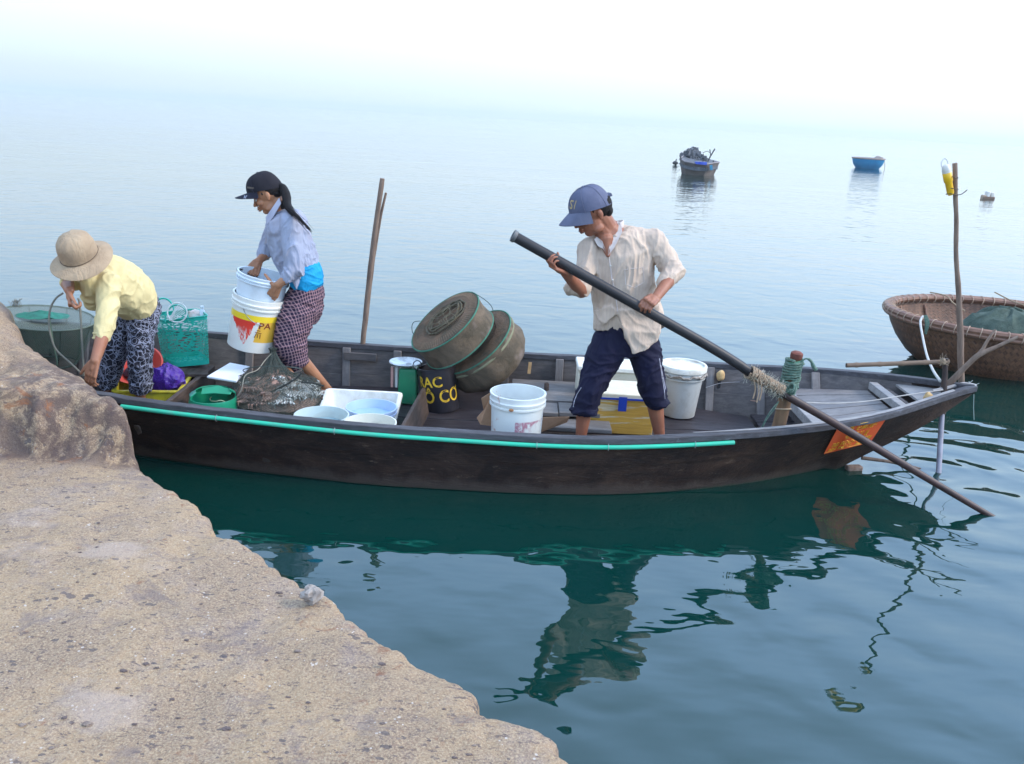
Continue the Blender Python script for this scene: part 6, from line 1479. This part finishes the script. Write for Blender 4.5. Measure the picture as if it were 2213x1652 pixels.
mb.chain([sN, W(633, 540, Y=5.43), W(638, 582, Y=5.41), W(622, 598, Y=5.40)], [.066, .068, .062, .048]); mb.chain([sF, W(585, 520, Y=5.73), W(576, 542, Y=5.73), W(570, 549, Y=5.72)], [.06, .055, .052, .045])
mb.cone(W(612, 464, Y=5.6), sN, .05, .062)
mb.slab([W(622, 590, Y=5.42), W(641, 628, Y=5.42), W(651, 600, Y=5.44), W(645, 582, Y=5.44)], (0, .02, 0)); mb.slab([W(588, 548, Y=5.50), W(598, 572, Y=5.48), W(625, 588, Y=5.45), W(640, 570, Y=5.45), W(610, 540, Y=5.5)], (0, .03, 0))
shw = mb.build('shirt', SHW, wom, vox=.0055, sm=5, disp=folds(.0085, (11, 9, 5), 8))
mb = MB(); COLW = cloth('grey_collar', (.44, .44, .52), (.34, .34, .42), 8, .8, .3)
mb.slab([W(603, 428, Y=5.52), W(607, 440, Y=5.50), W(590, 470, Y=5.46), W(577, 486, Y=5.47), W(574, 470, Y=5.50), W(588, 452, Y=5.52)], (0, .012, 0)); mb.build('collar', COLW, wom)
mb = MB(); mb.slab([W(578, 482, Y=5.50), W(570, 500, Y=5.52), W(576, 508, Y=5.50), W(570, 530, Y=5.56), W(590, 520, Y=5.50), W(590, 484, Y=5.48)], (0, .02, 0)); mb.build('lapel', COLW, wom)
mb = MB(); mb.limb([S(654, 572, 5.59, 34, .135), S(657, 590, 5.59, 39, .145), S(660, 606, 5.59, 38.5, .150), S(655, 614, 5.59, 41, .15), S(640, 625, 5.58, 27, .12)], 32)
mb.build('undershirt', cloth('bright_blue_jersey', (.01, .30, .58), (.01, .25, .50), 8, .7, .4), wom, vox=.0055, sm=4, disp=folds(.005, (8, 8, 14), 3))
def plaid(t, v0, c):
    v = t.coord((1, 1, 1), (0, R_(16), 0)); ns = t.n('ShaderNodeTexNoise'); t.l(v, ns.inputs[0]); ns.inputs['Scale'].default_value = 7; vm = t.n('ShaderNodeVectorMath', operation='MULTIPLY_ADD'); t.l(ns.outputs['Color'], vm.inputs[0]); vm.inputs[1].default_value = (.035,)*3; t.l(v, vm.inputs[2])
    x = t.n('ShaderNodeSeparateXYZ'); t.l(vm.outputs[0], x.inputs[0]); k = 1/.0215
    l1 = t.math('GREATER_THAN', t.math('SINE', t.math('MULTIPLY', t.math('ADD', x.outputs['X'], t.math('MULTIPLY', x.outputs['Y'], .8)), k*6.283)), .55); l2 = t.math('GREATER_THAN', t.math('SINE', t.math('MULTIPLY', x.outputs['Z'], k*6.283)), .55)
    c = t.mix(t.math('MULTIPLY', l2, .55), c, (.36, .20, .22)); return t.mix(t.math('MULTIPLY', l1, .6), c, (.40, .25, .26))
PLD = cloth('checked_cotton', (.030, .020, .045), (.022, .015, .035), 9, .85, .45, plaid, 10)
mb = MB()
mb.limb([S(662, 614, 5.60, 34, .145), S(662, 635, 5.60, 38, .155), S(655, 660, 5.60, 43, .16), S(645, 680, 5.6, 42, .15)], 30)
mb.limb([S(650, 660, 5.52, 40, .09), S(637, 695, 5.49, 38, .095), S(628, 728, 5.47, 37, .09), S(628, 752, 5.46, 36, .085), S(640, 776, 5.48, 28, .075), S(650, 790, 5.50, 19, .06, (.7, 0, .7))], 28)
mb.limb([S(645, 660, 5.68, 38, .09), S(628, 695, 5.69, 36, .09), S(616, 730, 5.70, 33, .085), S(614, 760, 5.70, 28, .075), S(618, 785, 5.71, 22, .065)], 28)
mb.build('trousers', PLD, wom, vox=.0058, sm=5, disp=folds(.0065, (7, 7, 10), 6))

# ================= the bending woman
bend = thing('person', W(300, 885, z=FZ), 'woman in a tan bucket hat, yellow shirt and patterned trousers bending over the side', 'person')
SKB = skin_mat('brown_skin', (.36, .165, .095), (.31, .14, .08))
hb = Head(W(176, 560, Y=4.68), (-.28, -.82, -.50), (-.05, -.46, .89), .93)
mb = MB(); hb.skin(mb, .95)
nkb = W(205, 592, Y=4.78)
mb.cone(hb.p(-.04, 0, -.04), nkb, .048, .055)
sNb, eNb = W(232, 612, Y=4.74), W(230, 700, Y=4.62); wNb = W(206, 780, Y=4.50)
sFb, eFb = W(172, 604, Y=4.86), W(145, 610, Y=4.74); wFb = W(150, 628, Y=4.62)
mb.chain([nkb, W(236, 615, Y=4.92), W(290, 655, Y=5.08)], [.065, .095, .085])
mb.chain([sNb, eNb, eNb.lerp(wNb, .5), wNb], [.05, .040, .034, .026]); mb.chain([sFb, eFb, wFb], [.045, .038, .026])
hand(mb, wNb, (-.28, -.25, -.93), (.25, .9, -.2), (.35, .5, .4), thumb=-1, th_dir=(-.6, -.1, -.6))
hand(mb, wFb, (.12, -.35, -.80), (.75, .35, -.1), (.9, 1.2, .9), thumb=1, th_dir=(.5, -.5, -.5), k=.95)
for (h_, k_, a_) in ((W(312, 672, Y=5.10), W(306, 775, Y=5.08), W(304, 862, Y=5.16)), (W(282, 680, Y=5.16), W(246, 775, Y=5.14), W(230, 850, Y=5.20))):
    mb.chain([W(298, 660, Y=5.12), h_, k_, k_.lerp(a_, .35)+Vector((0, .015, 0)), a_], [.08, .065, .046, .044, .030]); foot(mb, a_, (-.55, -.8, 0), .93)
mb.build('body', SKB, bend, vox=.0038, sm=5)
hb.features(bend)
mb = MB(); hb.ell(mb, (-.022, 0, .004), (.084, .083, .080)); hb.ell(mb, (-.05, 0, -.03), (.05, .068, .045)); mb.build('hair', HAIR, bend)
# bucket hat
HATM = cloth('tan_hat_cotton', (.42, .31, .205), (.33, .24, .16), 9, .9, .8, None, 16)
def hatp(r, z, a, e=1.08, jit=0): return hb.p(r*e*math.cos(a), r*math.sin(a), z+jit)
n = 56; rs = []
for r, z, j in ((.086, .025, 0), (.100, .028, .001), (.1, .04, .001), (.101, .06, .004), (.098, .095, .005), (.090, .128, .007), (.072, .153, .007), (.045, .166, .005), (.015, .170, .002)):
    rs.append([hatp(r*(1+j*4*mn.noise(Vector((math.cos(a)*2.2, math.sin(a)*2.2, z*20)))), z, a, 1.10, j*mn.noise(Vector((math.cos(a)*3, math.sin(a)*3, z*30)))) for a in np.linspace(0, 2*math.pi, n+1)[:-1]])
mb = MB(); mb.rings(rs); hat = mb.build('hat', HATM, bend)
rs = []
for r, z in ((.098, .031), (.125, .020), (.150, .006), (.170, -.008), (.171, -.012), (.150, .001), (.122, .014), (.094, .024)):
    rs.append([hatp(r, z+.010*math.sin(2*a+.5)*(r-.09)/.08, a, 1.06) for a in np.linspace(0, 2*math.pi, n+1)[:-1]])
mb = MB(); mb.rings(rs, cap=False); mb.build('brim', HATM, hat)
mb = MB(); mb.tube([hatp(.1015, .034, a, 1.10) for a in np.linspace(0, 2*math.pi, n+1)[:-1]], .0022, 5, closed=True); mb.build('hat_seam', mat('dark_seam', (.12, .085, .055), None, .9), hat)
YSH = cloth('pale_yellow_jersey', (.68, .57, .30), (.60, .50, .26), 7, .8, .45, None, 9)
mb = MB(); sx_ = (.75, 0, .66)
def T(px, py, Y, hw, hd): p = W(px, py, Y=Y); return (p, hw*pxm(p), hd, (.62, 0, .78))
mb.limb([T(186, 590, 4.76, 28, .09), T(205, 596, 4.82, 47, .15), T(232, 606, 4.88, 57, .165), T(262, 623, 4.97, 57, .165), T(285, 640, 5.05, 50, .155), T(298, 655, 5.10, 42, .145)], 32)
mb.chain([sNb, W(233, 660, Y=4.68), W(229, 702, Y=4.62), W(222, 726, Y=4.59)], [.070, .060, .054, .047]); mb.chain([sFb, W(155, 606, Y=4.79), W(145, 611, Y=4.73)], [.062, .052, .044]); mb.cone(W(212, 590, Y=4.8), sNb, .055, .066)
mb.cone(W(190, 600, Y=4.70), W(200, 655, Y=4.82), .05, .05)
ysh = mb.build('shirt', YSH, bend, vox=.0055, sm=6, disp=folds(.007, (8, 6, 6), 11))
by = bvh(ysh)
for k, y in enumerate((716, 726)):
    p = W(222-k*1, y, Y=4.60); mb = MB(); mb.tube([p+Vector((math.cos(a)*.046, math.sin(a)*.046, .010*math.cos(a))) for a in np.linspace(0, 2*math.pi, 25)[:-1]], .006, 6, closed=True); mb.build('rolled_cuff', YSH, bend)
def swirl(t, v0, c):
    ns = t.n('ShaderNodeTexNoise'); t.l(v0, ns.inputs[0]); ns.inputs['Scale'].default_value = 14; vm = t.n('ShaderNodeVectorMath', operation='MULTIPLY_ADD'); t.l(ns.outputs['Color'], vm.inputs[0]); vm.inputs[1].default_value = (.04,)*3; t.l(v0, vm.inputs[2])
    vo = t.n('ShaderNodeTexVoronoi'); vo.feature = 'DISTANCE_TO_EDGE'; t.l(vm.outputs[0], vo.inputs[0]); vo.inputs['Scale'].default_value = 27
    v1 = t.n('ShaderNodeTexVoronoi'); t.l(vm.outputs[0], v1.inputs[0]); v1.inputs['Scale'].default_value = 27
    a = t.math('LESS_THAN', vo.outputs['Distance'], .055); b = t.math('GREATER_THAN', t.math('SINE', t.math('MULTIPLY', v1.outputs['Distance'], 20)), .72)
    k = t.math('MAXIMUM', a, t.math('MULTIPLY', b, t.ramp(t.noise(v0, 9, 3), [(.40, 0.), (.48, 1.)])))
    return t.mix(t.math('MULTIPLY', k, .8), c, (.30, .32, .42))
SWL = cloth('black_white_print', (.018, .018, .028), (.012, .012, .020), 9, .75, .35, swirl, 9)
mb = MB()
mb.limb([S(300, 648, 5.12, 36, .12), S(306, 665, 5.12, 37, .14), S(300, 690, 5.12, 42, .13)], 28)
mb.limb([S(310, 672, 5.08, 32, .10), S(308, 700, 5.07, 31, .10), S(304, 740, 5.06, 27, .09), S(303, 775, 5.07, 25, .085), S(304, 815, 5.11, 24, .08), S(304, 842, 5.14, 23, .075)], 28)
mb.limb([S(284, 680, 5.16, 34, .10), S(268, 715, 5.15, 30, .095), S(252, 755, 5.14, 27, .09), S(240, 795, 5.16, 24, .08), S(230, 832, 5.18, 22, .075)], 28)
mb.build('trousers', SWL, bend, vox=.0058, sm=5, disp=folds(.007, (8, 8, 10), 9))
# ---------------------------------------------------------------- morning haze
mb = MB(); mb.box((0, 1195, 6), (2600, 2620, 16)); t = NT('haze_air')
pv = t.n('ShaderNodeVolumePrincipled'); pv.inputs['Color'].default_value = (.95, .98, .99, 1); pv.inputs['Density'].default_value = .0008; pv.inputs['Anisotropy'].default_value = .3
t.l(pv.outputs[0], t.out.inputs['Volume'])
hz = mb.build('haze', t.m, smooth=False, loc=(0, 1195, -2)); tag(hz, kind='stuff', label='pale morning haze lying over the sea', cat='haze')
